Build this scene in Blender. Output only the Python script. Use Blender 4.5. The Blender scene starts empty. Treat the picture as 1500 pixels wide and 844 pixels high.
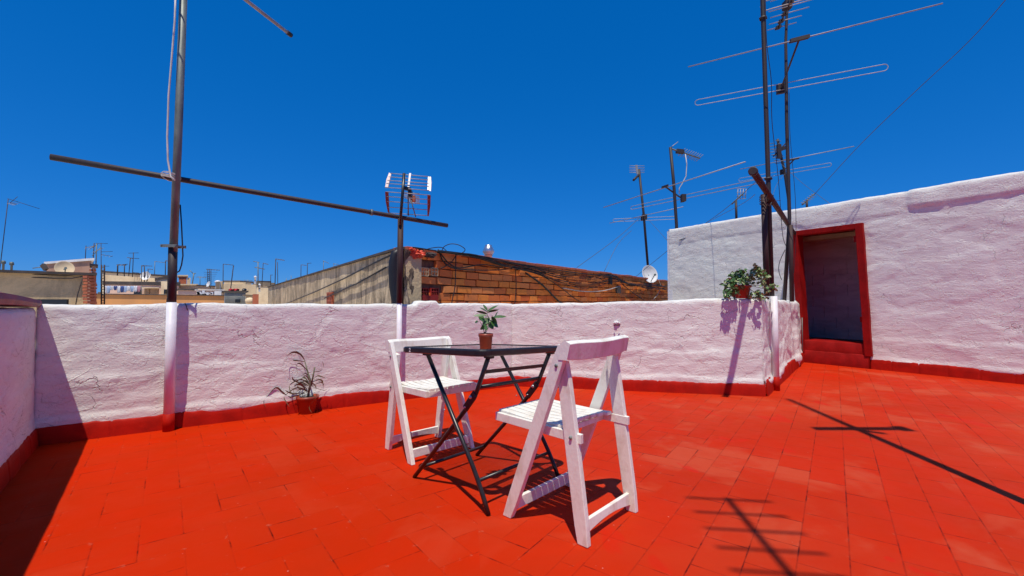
import bpy, bmesh, math, random
from mathutils import Vector, Matrix, noise
random.seed(11)
R = math.radians
V = Vector
C = bpy.context.scene.collection
SC = bpy.context.scene
# ------------------------------------------------------------------ camera
FPX, PITCH, EYE = 650.0, math.atan(21/650.0), 1.0
cam = bpy.data.cameras.new('camera'); cam.sensor_width = 36; cam.lens = 36*FPX/1500.0
cam.clip_start = 0.05; cam.clip_end = 9000
camo = bpy.data.objects.new('camera', cam); C.objects.link(camo)
camo.location = (0, 0, EYE); camo.rotation_euler = (R(90)+PITCH, 0, 0)
SC.camera = camo
# ------------------------------------------------------------------ world, sun, exposure
SUNH = V((0.12, 0.993, 0)).normalized()*0.37          # how far a shadow runs per metre of height
SUN_EL = math.atan(1/0.37)
w = bpy.data.worlds.new('World'); SC.world = w; w.use_nodes = True
nt = w.node_tree
bg = nt.nodes['Background']
sky = nt.nodes.new('ShaderNodeTexSky'); sky.sky_type = 'NISHITA'; sky.sun_disc = False
sky.sun_elevation = SUN_EL; sky.sun_rotation = math.pi+0.12
sky.altitude = 100; sky.air_density = 0.85; sky.dust_density = 0.0; sky.ozone_density = 10.0
gm = nt.nodes.new('ShaderNodeGamma'); gm.inputs['Gamma'].default_value = 0.5
tn = nt.nodes.new('ShaderNodeMixRGB'); tn.blend_type = 'MULTIPLY'; tn.inputs['Fac'].default_value = 1; tn.inputs['Color2'].default_value = (.88, 1.50, 2.70, 1)
hs = nt.nodes.new('ShaderNodeHueSaturation'); hs.inputs['Saturation'].default_value = 1.17
nt.links.new(sky.outputs[0], gm.inputs['Color']); nt.links.new(gm.outputs[0], tn.inputs['Color1'])
nt.links.new(tn.outputs[0], hs.inputs['Color']); nt.links.new(hs.outputs[0], bg.inputs['Color'])
bg.inputs['Strength'].default_value = 0.10
sl = bpy.data.lights.new('sun', 'SUN'); sl.energy = 4.3; sl.angle = R(0.53); sl.color = (1.0, 0.93, 0.80)
so = bpy.data.objects.new('sun', sl); C.objects.link(so)
so.rotation_euler = V((SUNH.x, SUNH.y, -1)).to_track_quat('-Z', 'Y').to_euler()
SC.view_settings.view_transform = 'Standard'; SC.view_settings.look = 'None'
SC.view_settings.exposure = 0.0; SC.view_settings.gamma = 1.0
SC.cycles.max_bounces = 8; SC.cycles.transparent_max_bounces = 16

# ------------------------------------------------------------------ helpers
def ray(px, py):
    dx, v = (px-750)/FPX, (422-py)/FPX
    return V((dx, math.cos(PITCH)-v*math.sin(PITCH), math.sin(PITCH)+v*math.cos(PITCH)))
def at(px, py, Y):
    d = ray(px, py); return V((0, 0, EYE)) + d*(Y/d.y)
def G(px, py, z=0.0):
    d = ray(px, py); return V((0, 0, EYE)) + d*((z-EYE)/d.z)
def isect(p, d, q, e):
    den = d.x*e.y-d.y*e.x; t = ((q.x-p.x)*e.y-(q.y-p.y)*e.x)/den
    return V((p.x+d.x*t, p.y+d.y*t, 0))
def nz(x, y, z=0.0): return noise.noise(V((x, y, z)))
def tag(o, label=None, cat=None, group=None, kind=None):
    if label: o['label'] = label
    if cat: o['category'] = cat
    if group: o['group'] = group
    if kind: o['kind'] = kind
    return o
def thing(name, label, cat, loc, group=None):
    o = bpy.data.objects.new(name, None); C.objects.link(o); o.location = loc; o.empty_display_size = .1
    return tag(o, label, cat, group)
def base_of(o):
    b = V((0, 0, 0))
    while o is not None: b += o.location; o = o.parent
    return b
class MB:
    def __init__(s): s.v = []; s.f = []; s.sm = []; s.uv = None
    def add(s, vs, fs, smooth=False):
        n = len(s.v); s.v += [V(a) for a in vs]
        for f in fs: s.f.append([i+n for i in f]); s.sm.append(smooth)
        return s
    def box(s, c, ax, ay, az):
        c = V(c); ax = V(ax); ay = V(ay); az = V(az)       # half-axis vectors
        vs = [c+ax*i+ay*j+az*k for i in (-1, 1) for j in (-1, 1) for k in (-1, 1)]
        return s.add(vs, [(0,1,3,2),(4,6,7,5),(0,4,5,1),(2,3,7,6),(0,2,6,4),(1,5,7,3)])
    def bar(s, a, b, wv, hv):                              # from a to b with half width / half height vectors
        a = V(a); b = V(b); return s.box((a+b)/2, (b-a)/2, V(wv), V(hv))
    def tube(s, pts, r, n=8, caps=True):
        pts = [V(p) for p in pts]; m = len(pts)
        rr = r if isinstance(r, (list, tuple)) else [r]*m
        t = (pts[1]-pts[0]).normalized(); u = t.cross(V((0, 0, 1)))
        if u.length < .05: u = t.cross(V((0, 1, 0)))
        u.normalize(); vs = []
        for i, p in enumerate(pts):
            if i == 0: d = pts[1]-pts[0]
            elif i == m-1: d = pts[-1]-pts[-2]
            else: d = (pts[i+1]-pts[i]).normalized()+(pts[i]-pts[i-1]).normalized()
            d.normalize(); u = (u-d*u.dot(d)).normalized(); q = d.cross(u)
            for k in range(n):
                a = 2*math.pi*k/n; vs.append(p+(u*math.cos(a)+q*math.sin(a))*rr[i])
        fs = [(i*n+k, i*n+(k+1) % n, (i+1)*n+(k+1) % n, (i+1)*n+k) for i in range(m-1) for k in range(n)]
        s.add(vs, fs, True)
        if caps:
            b0 = len(s.v)-m*n
            s.f.append([b0+k for k in reversed(range(n))]); s.sm.append(False)
            s.f.append([b0+(m-1)*n+k for k in range(n)]); s.sm.append(False)
        return s
    def lathe(s, c, prof, n=20, axis=(0, 0, 1)):
        c = V(c); ax = V(axis).normalized(); u = ax.cross(V((0, 0, 1)))
        if u.length < .05: u = V((1, 0, 0))
        u.normalize(); q = ax.cross(u); vs = []
        for r, h in prof:
            for k in range(n):
                a = 2*math.pi*k/n; vs.append(c+ax*h+(u*math.cos(a)+q*math.sin(a))*r)
        fs = [(i*n+k, i*n+(k+1) % n, (i+1)*n+(k+1) % n, (i+1)*n+k) for i in range(len(prof)-1) for k in range(n)]
        return s.add(vs, fs, True)
    def ribbon(s, pts, wid, side, thick=0.0):
        n = len(pts); vs = []
        for p, wd in zip(pts, wid):
            vs += [V(p)-V(side)*wd, V(p)+V((0, 0, -.15*wd)), V(p)+V(side)*wd]
        fs = []
        for i in range(n-1):
            a = i*3; fs += [(a, a+1, a+4, a+3), (a+1, a+2, a+5, a+4)]
        return s.add(vs, fs, True)
    def split(s, name, mat, parent=None, bevel=0.0):
        """every loose piece a mesh of its own"""
        up = list(range(len(s.v)))
        def fd(i):
            while up[i] != i: up[i] = up[up[i]]; i = up[i]
            return i
        for f in s.f:
            for i in f[1:]: up[fd(i)] = fd(f[0])
        parts = {}
        for f, sm in zip(s.f, s.sm): parts.setdefault(fd(f[0]), []).append((f, sm))
        out = []
        for fs in parts.values():
            idx = sorted({i for f, _ in fs for i in f}); mp = {i: k for k, i in enumerate(idx)}
            q = MB(); q.v = [s.v[i] for i in idx]; q.f = [[mp[i] for i in f] for f, _ in fs]; q.sm = [sm for _, sm in fs]
            out.append(q.build(name, mat, parent, bevel))
        return out
    def build(s, name, mat, parent=None, bevel=0.0):
        me = bpy.data.meshes.new(name); b = base_of(parent)
        org = b
        if parent is None and s.v:
            lo = V((min(v.x for v in s.v)+max(v.x for v in s.v), min(v.y for v in s.v)+max(v.y for v in s.v), 0))/2
            lo.z = min(v.z for v in s.v); org = lo
        me.from_pydata([v-org for v in s.v], [], s.f)
        for p, sm in zip(me.polygons, s.sm): p.use_smooth = sm
        me.materials.append(mat); me.update()
        o = bpy.data.objects.new(name, me); C.objects.link(o)
        if parent is not None: o.parent = parent
        else: o.location = org
        if bevel:
            m = o.modifiers.new('bevel', 'BEVEL'); m.width = bevel; m.segments = 2; m.limit_method = 'ANGLE'; m.angle_limit = R(40)
        return o
# ------------------------------------------------------------------ materials
def newmat(name):
    m = bpy.data.materials.new(name); m.use_nodes = True; t = m.node_tree
    return m, t, t.nodes['Principled BSDF']
def nd(t, typ, ins=None, **props):
    n = t.nodes.new('ShaderNode'+typ)
    for k, v in props.items(): setattr(n, k, v)
    for k, v in (ins or {}).items():
        if hasattr(v, 'is_output'): t.links.new(v, n.inputs[k])
        else: n.inputs[k].default_value = v
    return n
def pos(t, scale=(1, 1, 1), rotz=0.0):
    g = nd(t, 'NewGeometry')
    mp = nd(t, 'Mapping', {'Vector': g.outputs['Position'], 'Scale': scale, 'Rotation': (0, 0, rotz)})
    return mp.outputs[0]
def noi(t, vec, scale, detail=4, rough=.55, dist=0.0):
    return nd(t, 'TexNoise', {'Vector': vec, 'Scale': scale, 'Detail': detail, 'Roughness': rough, 'Distortion': dist}).outputs['Fac']
def ramp(t, fac, a, b, ca=0.0, cb=1.0):
    n = nd(t, 'MapRange', {'Value': fac, 'From Min': a, 'From Max': b, 'To Min': ca, 'To Max': cb}); n.clamp = True
    return n.outputs[0]
def mth(t, op, a, b=0.0, c=0.0):
    return nd(t, 'Math', {0: a, 1: b, 2: c}, operation=op).outputs[0]
def mix(t, fac, a, b, mode='MIX'):
    n = nd(t, 'MixRGB', {'Fac': fac}, blend_type=mode)
    for k, v in (('Color1', a), ('Color2', b)):
        if hasattr(v, 'is_output'): t.links.new(v, n.inputs[k])
        else: n.inputs[k].default_value = (*v, 1) if len(v) == 3 else v
    return n.outputs[0]
def bump(t, h, strength, dist=.01, normal=None):
    ins = {'Height': h, 'Strength': strength, 'Distance': dist}
    if normal is not None: ins['Normal'] = normal
    return nd(t, 'Bump', ins).outputs[0]
def simple(name, col, col2=None, scale=12, rough=.6, metal=0.0, bs=0.0, bscale=60, stretch=(1, 1, 1), spec=.5, lo=.4, hi=.65):
    m, t, p = newmat(name)
    col2 = col2 or tuple(c*.75 for c in col)
    P = pos(t, stretch)
    f = ramp(t, noi(t, P, scale, 5, .6), lo, hi)
    t.links.new(mix(t, f, col, col2), p.inputs['Base Color'])
    p.inputs['Roughness'].default_value = rough; p.inputs['Metallic'].default_value = metal
    p.inputs['Specular IOR Level'].default_value = spec
    if bs: t.links.new(bump(t, noi(t, P, bscale, 5, .6), bs, .004), p.inputs['Normal'])
    return m

def plaster(name, col, tint, strength=.8):
    m, t, p = newmat(name); P = pos(t); P2 = pos(t, (1, 1, 3.5))
    big = ramp(t, noi(t, P2, 1.7, 4, .6, .4), .42, .62)
    col1 = mix(t, big, col, tint)
    dirt = ramp(t, noi(t, P, 9, 6, .7), .62, .74, 0, .4)
    col1 = mix(t, dirt, col1, tuple(c*.72 for c in tint))
    v = nd(t, 'TexVoronoi', {'Vector': pos(t), 'Scale': 2.2}, feature='DISTANCE_TO_EDGE')
    wv = noi(t, P, 3.0, 3, .6)
    dv = nd(t, 'Mapping', {'Vector': nd(t, 'VectorMath', {0: pos(t, (1, 1, 1.6)), 1: nd(t, 'TexNoise', {'Vector': P, 'Scale': 2.5, 'Detail': 5.0}).outputs['Color']}, operation='ADD').outputs[0]})
    v = nd(t, 'TexVoronoi', {'Vector': dv.outputs[0], 'Scale': 1.15}, feature='DISTANCE_TO_EDGE')
    crack = mth(t, 'MULTIPLY', ramp(t, v.outputs['Distance'], 0.0, .008, 1, 0), ramp(t, wv, .50, .60))
    col1 = mix(t, mth(t, 'MULTIPLY', crack, .5), col1, (.30, .25, .25))
    t.links.new(col1, p.inputs['Base Color'])
    p.inputs['Roughness'].default_value = .72; p.inputs['Specular IOR Level'].default_value = .25
    n1 = noi(t, P, 55, 6, .7); n2 = noi(t, P2, 7, 5, .6, .3)
    h = mth(t, 'ADD', mth(t, 'MULTIPLY', n1, .42), mth(t, 'MULTIPLY', n2, .45))
    e1 = ramp(t, noi(t, pos(t, (1, 1, 2.2)), 2.6, 5, .6, .6), .52, .530); e2 = ramp(t, noi(t, pos(t, (1, 1, 1.7)), 5.5, 5, .65, .4), .56, .575)
    h = mth(t, 'ADD', h, mth(t, 'ADD', mth(t, 'MULTIPLY', e1, .30), mth(t, 'MULTIPLY', e2, .22)))
    h = mth(t, 'SUBTRACT', h, mth(t, 'MULTIPLY', crack, .5))
    t.links.new(bump(t, h, strength, .012), p.inputs['Normal'])
    return m
M = {}
M['plaster'] = plaster('white plaster', (.79, .80, .735), (.73, .71, .665), .85)
M['plaster_far'] = plaster('white plaster outside', (.74, .76, .79), (.66, .68, .72))
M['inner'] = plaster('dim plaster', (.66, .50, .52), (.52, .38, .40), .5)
def red_floor():
    m, t, p = newmat('red floor paint'); P = pos(t)
    uv = nd(t, 'UVMap'); uv.uv_map = 'tile'
    sx = nd(t, 'SeparateXYZ', {0: uv.outputs[0]})
    sz = nd(t, 'UVMap'); sz.uv_map = 'size'; ss = nd(t, 'SeparateXYZ', {0: sz.outputs[0]})
    wob = mth(t, 'MULTIPLY', mth(t, 'SUBTRACT', noi(t, P, 22, 3), .5), .006)
    x, y = sx.outputs[0], sx.outputs[1]
    dx = mth(t, 'MINIMUM', x, mth(t, 'SUBTRACT', ss.outputs[0], x))
    dy = mth(t, 'MINIMUM', y, mth(t, 'SUBTRACT', ss.outputs[1], y))
    d = mth(t, 'ADD', mth(t, 'MINIMUM', dx, dy), wob)
    rnd = nd(t, 'NewGeometry').outputs['Random Per Island']
    keep = ramp(t, noi(t, P, 4.2, 4, .7), .49, .66)            # how much of a joint the paint left open
    sxp = nd(t, 'SeparateXYZ', {0: nd(t, 'NewGeometry').outputs['Position']})
    right = ramp(t, sxp.outputs[0], -.6, 1.0, .25, 1.0)
    joint = ramp(t, d, .0006, .0042, 1, 0)
    jw = ramp(t, d, .0, .010, 1, 0)
    jm = mth(t, 'MULTIPLY', joint, mth(t, 'MINIMUM', mth(t, 'ADD', keep, mth(t, 'MULTIPLY', right, .35)), 1.0))
    base = mix(t, ramp(t, noi(t, P, 1.3, 5, .6, .5), .38, .66), (.52, .019, .0003), (.45, .021, .0015))
    base = mix(t, ramp(t, rnd, 0, 1, 0, .22), base, (.42, .032, .005))
    # worn, chalky tiles
    wear = mth(t, 'MULTIPLY', ramp(t, noi(t, P, 1.1, 4, .65, .8), .50, .62), ramp(t, mth(t, 'ADD', rnd, mth(t, 'MULTIPLY', noi(t, P, 9, 4, .6), .8)), .72, 1.0, 0.1, .9))
    wear = mth(t, 'MULTIPLY', wear, right)
    base = mix(t, mth(t, 'MULTIPLY', wear, .55), base, (.52, .085, .036))
    dust = mth(t, 'MULTIPLY', ramp(t, noi(t, P, .55, 5, .6, .3), .45, .62), .14)
    dust = mth(t, 'MULTIPLY', dust, mth(t, 'ADD', mth(t, 'MULTIPLY', right, .8), .1)); base = mix(t, dust, base, (.58, .12, .045))
    # dropped darker fresh paint
    fresh = ramp(t, noi(t, pos(t, (1.0, .55, 1)), 3.1, 3, .5, .6), .66, .68)
    base = mix(t, mth(t, 'MULTIPLY', mth(t, 'MULTIPLY', fresh, right), .6), base, (.56, .012, .002))
    # specks and scratches
    vo = nd(t, 'TexVoronoi', {'Vector': P, 'Scale': 16.0})
    sp = mth(t, 'MULTIPLY', ramp(t, vo.outputs['Distance'], .03, .06, 1, 0), ramp(t, noi(t, P, 5, 3), .55, .62))
    base = mix(t, mth(t, 'MULTIPLY', sp, .6), base, (.72, .45, .38))
    sc = mth(t, 'MULTIPLY', ramp(t, noi(t, pos(t, (2, 30, 1), R(-28)), 3, 3), .72, .76), ramp(t, noi(t, P, 3, 3), .5, .56))
    base = mix(t, mth(t, 'MULTIPLY', sc, .35), base, (.68, .28, .2))
    chip = mth(t, 'MULTIPLY', ramp(t, d, .004, .016, 1, 0), ramp(t, noi(t, P, 26, 4, .7), .60, .66))
    base = mix(t, mth(t, 'MULTIPLY', chip, .45), base, (.50, .11, .06))
    base = mix(t, mth(t, 'MULTIPLY', jm, .92), base, (.075, .004, .003))
    t.links.new(base, p.inputs['Base Color'])
    t.links.new(ramp(t, noi(t, P, 6, 4, .6), .3, .7, .55, .75), p.inputs['Roughness'])
    t.links.new(mth(t, 'MULTIPLY', right, .10), p.inputs['Specular IOR Level'])
    h = mth(t, 'ADD', mth(t, 'MULTIPLY', noi(t, P, 30, 5, .6), .16), mth(t, 'MULTIPLY', noi(t, P, 4.5, 3), .6))
    h = mth(t, 'SUBTRACT', h, mth(t, 'MULTIPLY', mth(t, 'MULTIPLY', jw, mth(t, 'ADD', keep, .25)), .35))
    h = mth(t, 'ADD', h, mth(t, 'MULTIPLY', rnd, .25))
    t.links.new(bump(t, h, .55, .006), p.inputs['Normal'])
    return m
M['floor'] = red_floor()
M['skirt'] = simple('red skirting paint', (.42, .010, .003), (.32, .008, .003), 7, .6, spec=.12, bs=.5, bscale=25)
M['red'] = simple('red frame paint', (.29, .006, .005), (.22, .005, .004), 9, .6, spec=.12, bs=.4, bscale=30)
M['maroon'] = simple('maroon coping paint', (.30, .020, .016), (.20, .016, .016), 9, .55, bs=.5, bscale=20)
M['wood'] = simple('white painted wood', (.83, .82, .74), (.68, .62, .52), 7, .55, spec=.3, bs=.5, bscale=40, stretch=(2.2, 2.2, 1.0), lo=.50, hi=.70)
M['rawwood'] = simple('bare wood', (.45, .27, .10), None, 20, .7)
M['black'] = simple('black powder coat', (.012, .012, .014), (.022, .021, .022), 30, .32, bs=.1)
M['dark'] = simple('dark rusty steel', (.022, .019, .022), (.040, .024, .022), 18, .6, bs=.4, stretch=(1, 1, .3))
M['rust'] = simple('brown rusty steel', (.050, .020, .017), (.030, .016, .015), 14, .7, bs=.5, stretch=(1, 1, .3))
M['galv'] = simple('weathered grey green steel', (.19, .22, .20), (.12, .14, .13), 14, .55, .3, bs=.3, stretch=(1, 1, .3))
M['alu'] = simple('aluminium', (.38, .38, .38), (.28, .28, .29), 14, .5, .2)
M['metal'] = simple('shiny metal', (.72, .72, .72), (.55, .55, .56), 14, .3, .9)
M['white'] = simple('white enamel', (.82, .82, .80), (.70, .70, .68), 10, .4)
M['pole_white'] = simple('white painted pipe', (.80, .79, .81), (.72, .70, .73), 9, .5, bs=.3, bscale=20)
M['cable'] = simple('black cable', (.010, .010, .012), None, 12, .55)
M['cablewhite'] = simple('white cable', (.62, .60, .56), None, 12, .5)
M['cablegrey'] = simple('thin grey wire', (.10, .11, .13), None, 12, .5)
M['pot'] = simple('terracotta plastic', (.33, .055, .022), (.24, .04, .02), 10, .42)
M['soil'] = simple('potting soil', (.035, .022, .015), (.06, .04, .03), 60, .95, bs=.8)
M['leaf'] = simple('dark green leaf', (.045, .115, .025), (.075, .17, .045), 30, .42)
M['leafvar'] = simple('variegated leaf', (.08, .17, .03), (.55, .58, .30), 55, .45, lo=.48, hi=.58)
M['leafdry'] = simple('dry arching leaf', (.11, .12, .05), (.22, .15, .10), 18, .55)
M['stem'] = simple('plant stem', (.16, .17, .10), (.10, .08, .05), 20, .7)
M['antred'] = simple('dark red plastic', (.28, .035, .03), None, 10, .5)
M['antpink'] = simple('pale pink plastic', (.80, .60, .55), None, 10, .5)
M['orange'] = simple('orange plastic', (.75, .09, .03), (.62, .05, .02), 10, .5)
M['beige'] = simple('beige render', (0.756, 0.593, 0.366), (0.575, 0.455, 0.288), .9, .85, bs=.4, bscale=8)
M['cream'] = simple('cream render', (0.874, 0.703, 0.448), (0.670, 0.504, 0.309), .7, .85, bs=.4, bscale=6)
M['ochre'] = simple('ochre render', (0.747, 0.348, 0.113), (0.585, 0.281, 0.107), .8, .85, stretch=(1, 1, .3))
M['pinkish'] = simple('pink render', (0.847, 0.578, 0.432), (0.665, 0.455, 0.344), .8, .85)
M['hutpink'] = simple('faded rose render', (0.476, 0.281, 0.194), (0.349, 0.210, 0.154), 1.2, .85, bs=.4, bscale=6)
M['greyroof'] = simple('grey roof felt', (0.179, 0.143, 0.107), (0.246, 0.194, 0.139), 1.5, .9)
M['darkcap'] = simple('dark weathered coping', (.055, .045, .042), (.10, .08, .07), 3, .9)
M['blockgrey'] = simple('grey corrugated sheet', (0.405, 0.420, 0.375), (0.300, 0.315, 0.300), 1.5, .6)
M['brickfar'] = simple('far brick', (0.544, 0.160, 0.072), (0.384, 0.112, 0.064), 6, .85)
M['shutter'] = simple('brown shutter', (0.364, 0.238, 0.140), (0.252, 0.168, 0.098), 4, .7)
M['darkinfill'] = simple('dark glass and hole shade', (.02, .022, .026), None, 3, .15)  # window glass; also the painted shade of openings and vent holes
M['terra'] = simple('terracotta block', (0.532, 0.140, 0.063), (0.336, 0.084, 0.049), 9, .85, bs=.5)
M['vent_red'] = simple('red painted block', (.36, .018, .012), None, 9, .7)
M['blacktarp'] = simple('black hose', (.012, .012, .016), None, 9, .5)
M['bouncedeck'] = simple('pale bounce deck', (.66, .55, .42), (.55, .42, .30), .8, .9)  # for the added deck that throws sunlight up
M['city'] = simple('distant ground', (0.314, 0.255, 0.172), (0.224, 0.184, 0.131), .05, .9)
M['roofmat'] = simple('red clay roof tiles', (.30, .14, .09), (.24, .13, .1), 2, .9)
for k, c in (('cloth_white', (.75, .77, .82)), ('cloth_blue', (.05, .10, .30)), ('cloth_red', (.5, .02, .03)), ('cloth_pale', (.42, .56, .78)), ('cloth_pink', (.6, .3, .36))):
    M[k] = simple(k.replace('_', ' '), c, None, 6, .85)
def stained_concrete(name, a, b, d, sc=1.0):
    m, t, p = newmat(name)
    st = ramp(t, noi(t, pos(t, (.55, .55, .22)), 2.0*sc, 7, .8, 1.2), .42, .62)
    ht = ramp(t, noi(t, pos(t, (1.1, 1.1, .5)), 2.2*sc, 7, .8, 1.0), .47, .66, 0, .9)
    c = mix(t, st, a, b); c = mix(t, ht, c, d)
    c = mix(t, ramp(t, noi(t, pos(t), 14, 5, .7), .55, .75, 0, .5), c, tuple(x*.6 for x in a))
    t.links.new(c, p.inputs['Base Color']); p.inputs['Roughness'].default_value = .9
    p.inputs['Specular IOR Level'].default_value = .2
    t.links.new(bump(t, noi(t, pos(t), 25, 6, .65), .6, .02), p.inputs['Normal'])
    return m
M['stained'] = stained_concrete('streaked concrete', (.80, .63, .40), (.46, .35, .22), (.085, .070, .052))
M['oldconc'] = stained_concrete('old brown concrete', (.66, .50, .29), (.54, .41, .24), (.36, .28, .175), .35)
def brickmat():
    m, t, p = newmat('hollow clay bricks')
    rnd = nd(t, 'NewGeometry').outputs['Random Per Island']
    c = nd(t, 'ValToRGB', {'Fac': rnd}); e = c.color_ramp.elements
    e[0].position = 0; e[0].color = (.92, .235, .045, 1); e[1].position = 1; e[1].color = (.80, .24, .075, 1)
    for q, cc in ((.3, (.95, .30, .06, 1)), (.55, (.72, .14, .035, 1)), (.8, (.88, .31, .09, 1))):
        el = e.new(q); el.color = cc
    st = ramp(t, noi(t, pos(t, (1, 1, 2)), 4.5, 6, .7), .52, .74, 0, .6)
    cc = mix(t, st, c.outputs[0], (.42, .15, .06))
    t.links.new(cc, p.inputs['Base Color']); p.inputs['Roughness'].default_value = .85
    p.inputs['Specular IOR Level'].default_value = .2
    h = mth(t, 'ADD', noi(t, pos(t, (1, 1, 14)), 14, 4, .6), noi(t, pos(t), 40, 4))
    t.links.new(bump(t, h, .28, .008), p.inputs['Normal'])
    return m
M['brick'] = brickmat()
M['mortar'] = simple('dark mortar', (.20, .10, .06), (.11, .06, .04), 14, .95, bs=.7)
def glass():
    m, t, p = newmat('smoked glass'); t.nodes.remove(p); out = t.nodes['Material Output']
    tr = nd(t, 'BsdfTransparent', {'Color': (.83, .82, .83, 1)})
    gl = nd(t, 'BsdfGlossy', {'Roughness': .03, 'Color': (.9, .9, .9, 1)})
    fr = nd(t, 'Fresnel', {'IOR': 1.5})
    mx = nd(t, 'MixShader', {'Fac': fr.outputs[0], 1: tr.outputs[0], 2: gl.outputs[0]})
    t.links.new(mx.outputs[0], out.inputs[0]); return m
M['glass'] = glass()

# ------------------------------------------------------------------ plan of the terrace
pL0, pL1 = G(107, 645), G(560, 588.5)
dL = (pL1-pL0).normalized()
pR0, pR1 = G(850, 569), G(1118, 580)
dR = (pR1-pR0).normalized()
CORNER = isect(pL0, dL, pR0, dR)
pD0, pD1 = G(1175, 530), G(1500, 563)
dD = (pD1-pD0).normalized()
ELBOW = pR1.copy()
ENDS = G(1173, 530.5)
dS = (ENDS-ELBOW).normalized()
ENDS = isect(ELBOW, dS, pD0, dD)
pW0, pW1 = G(47, 652), G(0, 707)
dW = (pW1-pW0).normalized()
LC = isect(pL0, dL, pW0, dW)
def nrm(d): return V((d.y, -d.x, 0))          # right-hand side of a direction
nL, nR, nS = nrm(dL), nrm(dR), nrm(dS)        # all face the terrace
nD = nrm(dD)*1
if nD.dot(V((-1, -1, 0))) < 0: nD = -nD
nW = nrm(dW)
if nW.x < 0: nW = -nW
BACKY = -5.0
print('plan', CORNER, ELBOW, ENDS, LC, dL, dR, dS, dD, dW)

# ------------------------------------------------------------------ ground and floor
g = MB().add([(-4000, -4000, -14), (4000, -4000, -14), (4000, 4000, -14), (-4000, 4000, -14)], [(0, 1, 2, 3)])
tag(g.build('ground', M['city']), kind='structure')
def tiles(kind, ang, L, W, org, planes, z=0.0):
    """one zone of floor tiles, clipped by half planes (point, outward normal)"""
    bm = bmesh.new(); uvl = bm.loops.layers.uv.new('tile'); szl = bm.loops.layers.uv.new('size')
    ca, sa = math.cos(ang), math.sin(ang)
    def put(x, y, hx, hy):
        cx, cy = (x+hx/2), (y+hy/2)
        wx, wy = org[0]+ca*cx-sa*cy, org[1]+sa*cx+ca*cy
        if wx < -6 or wx > 12 or wy < -6 or wy > 12: return
        for (pp, pn) in planes:
            if (wx-pp.x)*pn.x+(wy-pp.y)*pn.y > .4: return
        cs = [(0, 0), (hx, 0), (hx, hy), (0, hy)]
        vs = [bm.verts.new((org[0]+ca*(x+a)-sa*(y+b), org[1]+sa*(x+a)+ca*(y+b), z)) for a, b in cs]
        f = bm.faces.new(vs)
        for l, (a, b) in zip(f.loops, cs): l[uvl].uv = (a, b); l[szl].uv = (hx, hy)
    n = 75
    if kind == 'herring':
        u = W
        for i in range(-n, n):
            for j in range(-n//2, n//2):
                x0, y0 = i*u+4*j*u, i*u
                put(x0, y0, 2*u, u); put(x0+2*u, y0-u, u, 2*u)
    else:
        for r_ in range(-n, n):
            sh = (r_ % 2)*L*.5 + random.uniform(-.01, .01)
            for c_ in range(-n//2, n//2): put(c_*L+sh, r_*W, L, W)
    for (pp, pn) in planes:
        geo = bm.verts[:]+bm.edges[:]+bm.faces[:]
        bmesh.ops.bisect_plane(bm, geom=geo, plane_co=(pp.x, pp.y, 0), plane_no=(pn.x, pn.y, 0), clear_outer=True)
    me = bpy.data.meshes.new('floor'); bm.to_mesh(me); bm.free(); me.materials.append(M['floor'])
    o = bpy.data.objects.new('floor', me); C.objects.link(o); return tag(o, kind='structure')
back = (V((0, BACKY, 0)), V((0, -1, 0)))
dSplit = V((.10, -1, 0)).normalized(); pSplit = V((-.35, 4.0, 0)); nSplit = V((1, .10, 0)).normalized()
tiles('herring', R(38), .30, .15, (-3, 3), [(LC, -nW), (pL0+V((0, 0, 0)), -nL), (pSplit, nSplit), back])
lineS = (ELBOW, nS)
tiles('herring', R(55), .28, .14, (1, 3.4), [(pSplit, -nSplit), (CORNER, -nR), (CORNER, -nL), lineS, back])
tiles('run', R(54), .25, .165, (4.7, 6.7), [(ELBOW, -nS), (pD0, -nD), (pSplit, -nSplit), back])
b = MB()
fl = [LC, CORNER, ELBOW, ENDS, isect(pD0, dD, V((0, BACKY, 0)), V((1, 0, 0))), isect(LC, dW, V((0, BACKY, 0)), V((1, 0, 0)))]
n_ = len(fl)
b.add([p+V((0, 0, -.02)) for p in fl]+[p+V((0, 0, -14)) for p in fl], [[n_-1-i for i in range(n_)]]+[(i, (i+1) % n_, (i+1) % n_+n_, i+n_) for i in range(n_)])
tag(b.build('terrace_block', M['beige']), 'rendered block of flats carrying the red roof terrace', 'building')

b = MB(); q_ = [(-40, -8), (-2.2, -8), (LC.x-.3, LC.y+.1), (CORNER.x, CORNER.y+.25), (ELBOW.x+.1, ELBOW.y+.25), (ENDS.x-.2, ENDS.y+.3), (4.0, 11.5), (14, 60), (-60, 60), (-60, -8)]
b.add([(x, y, -.35) for x, y in q_], [[0, 1, 2, 3, 4, 5, 6, 7, 8, 9]]); tag(b.build('roof', M['bouncedeck']), kind='structure')  # unseen deck, added to bounce sunlight onto the brick building and walls
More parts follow.
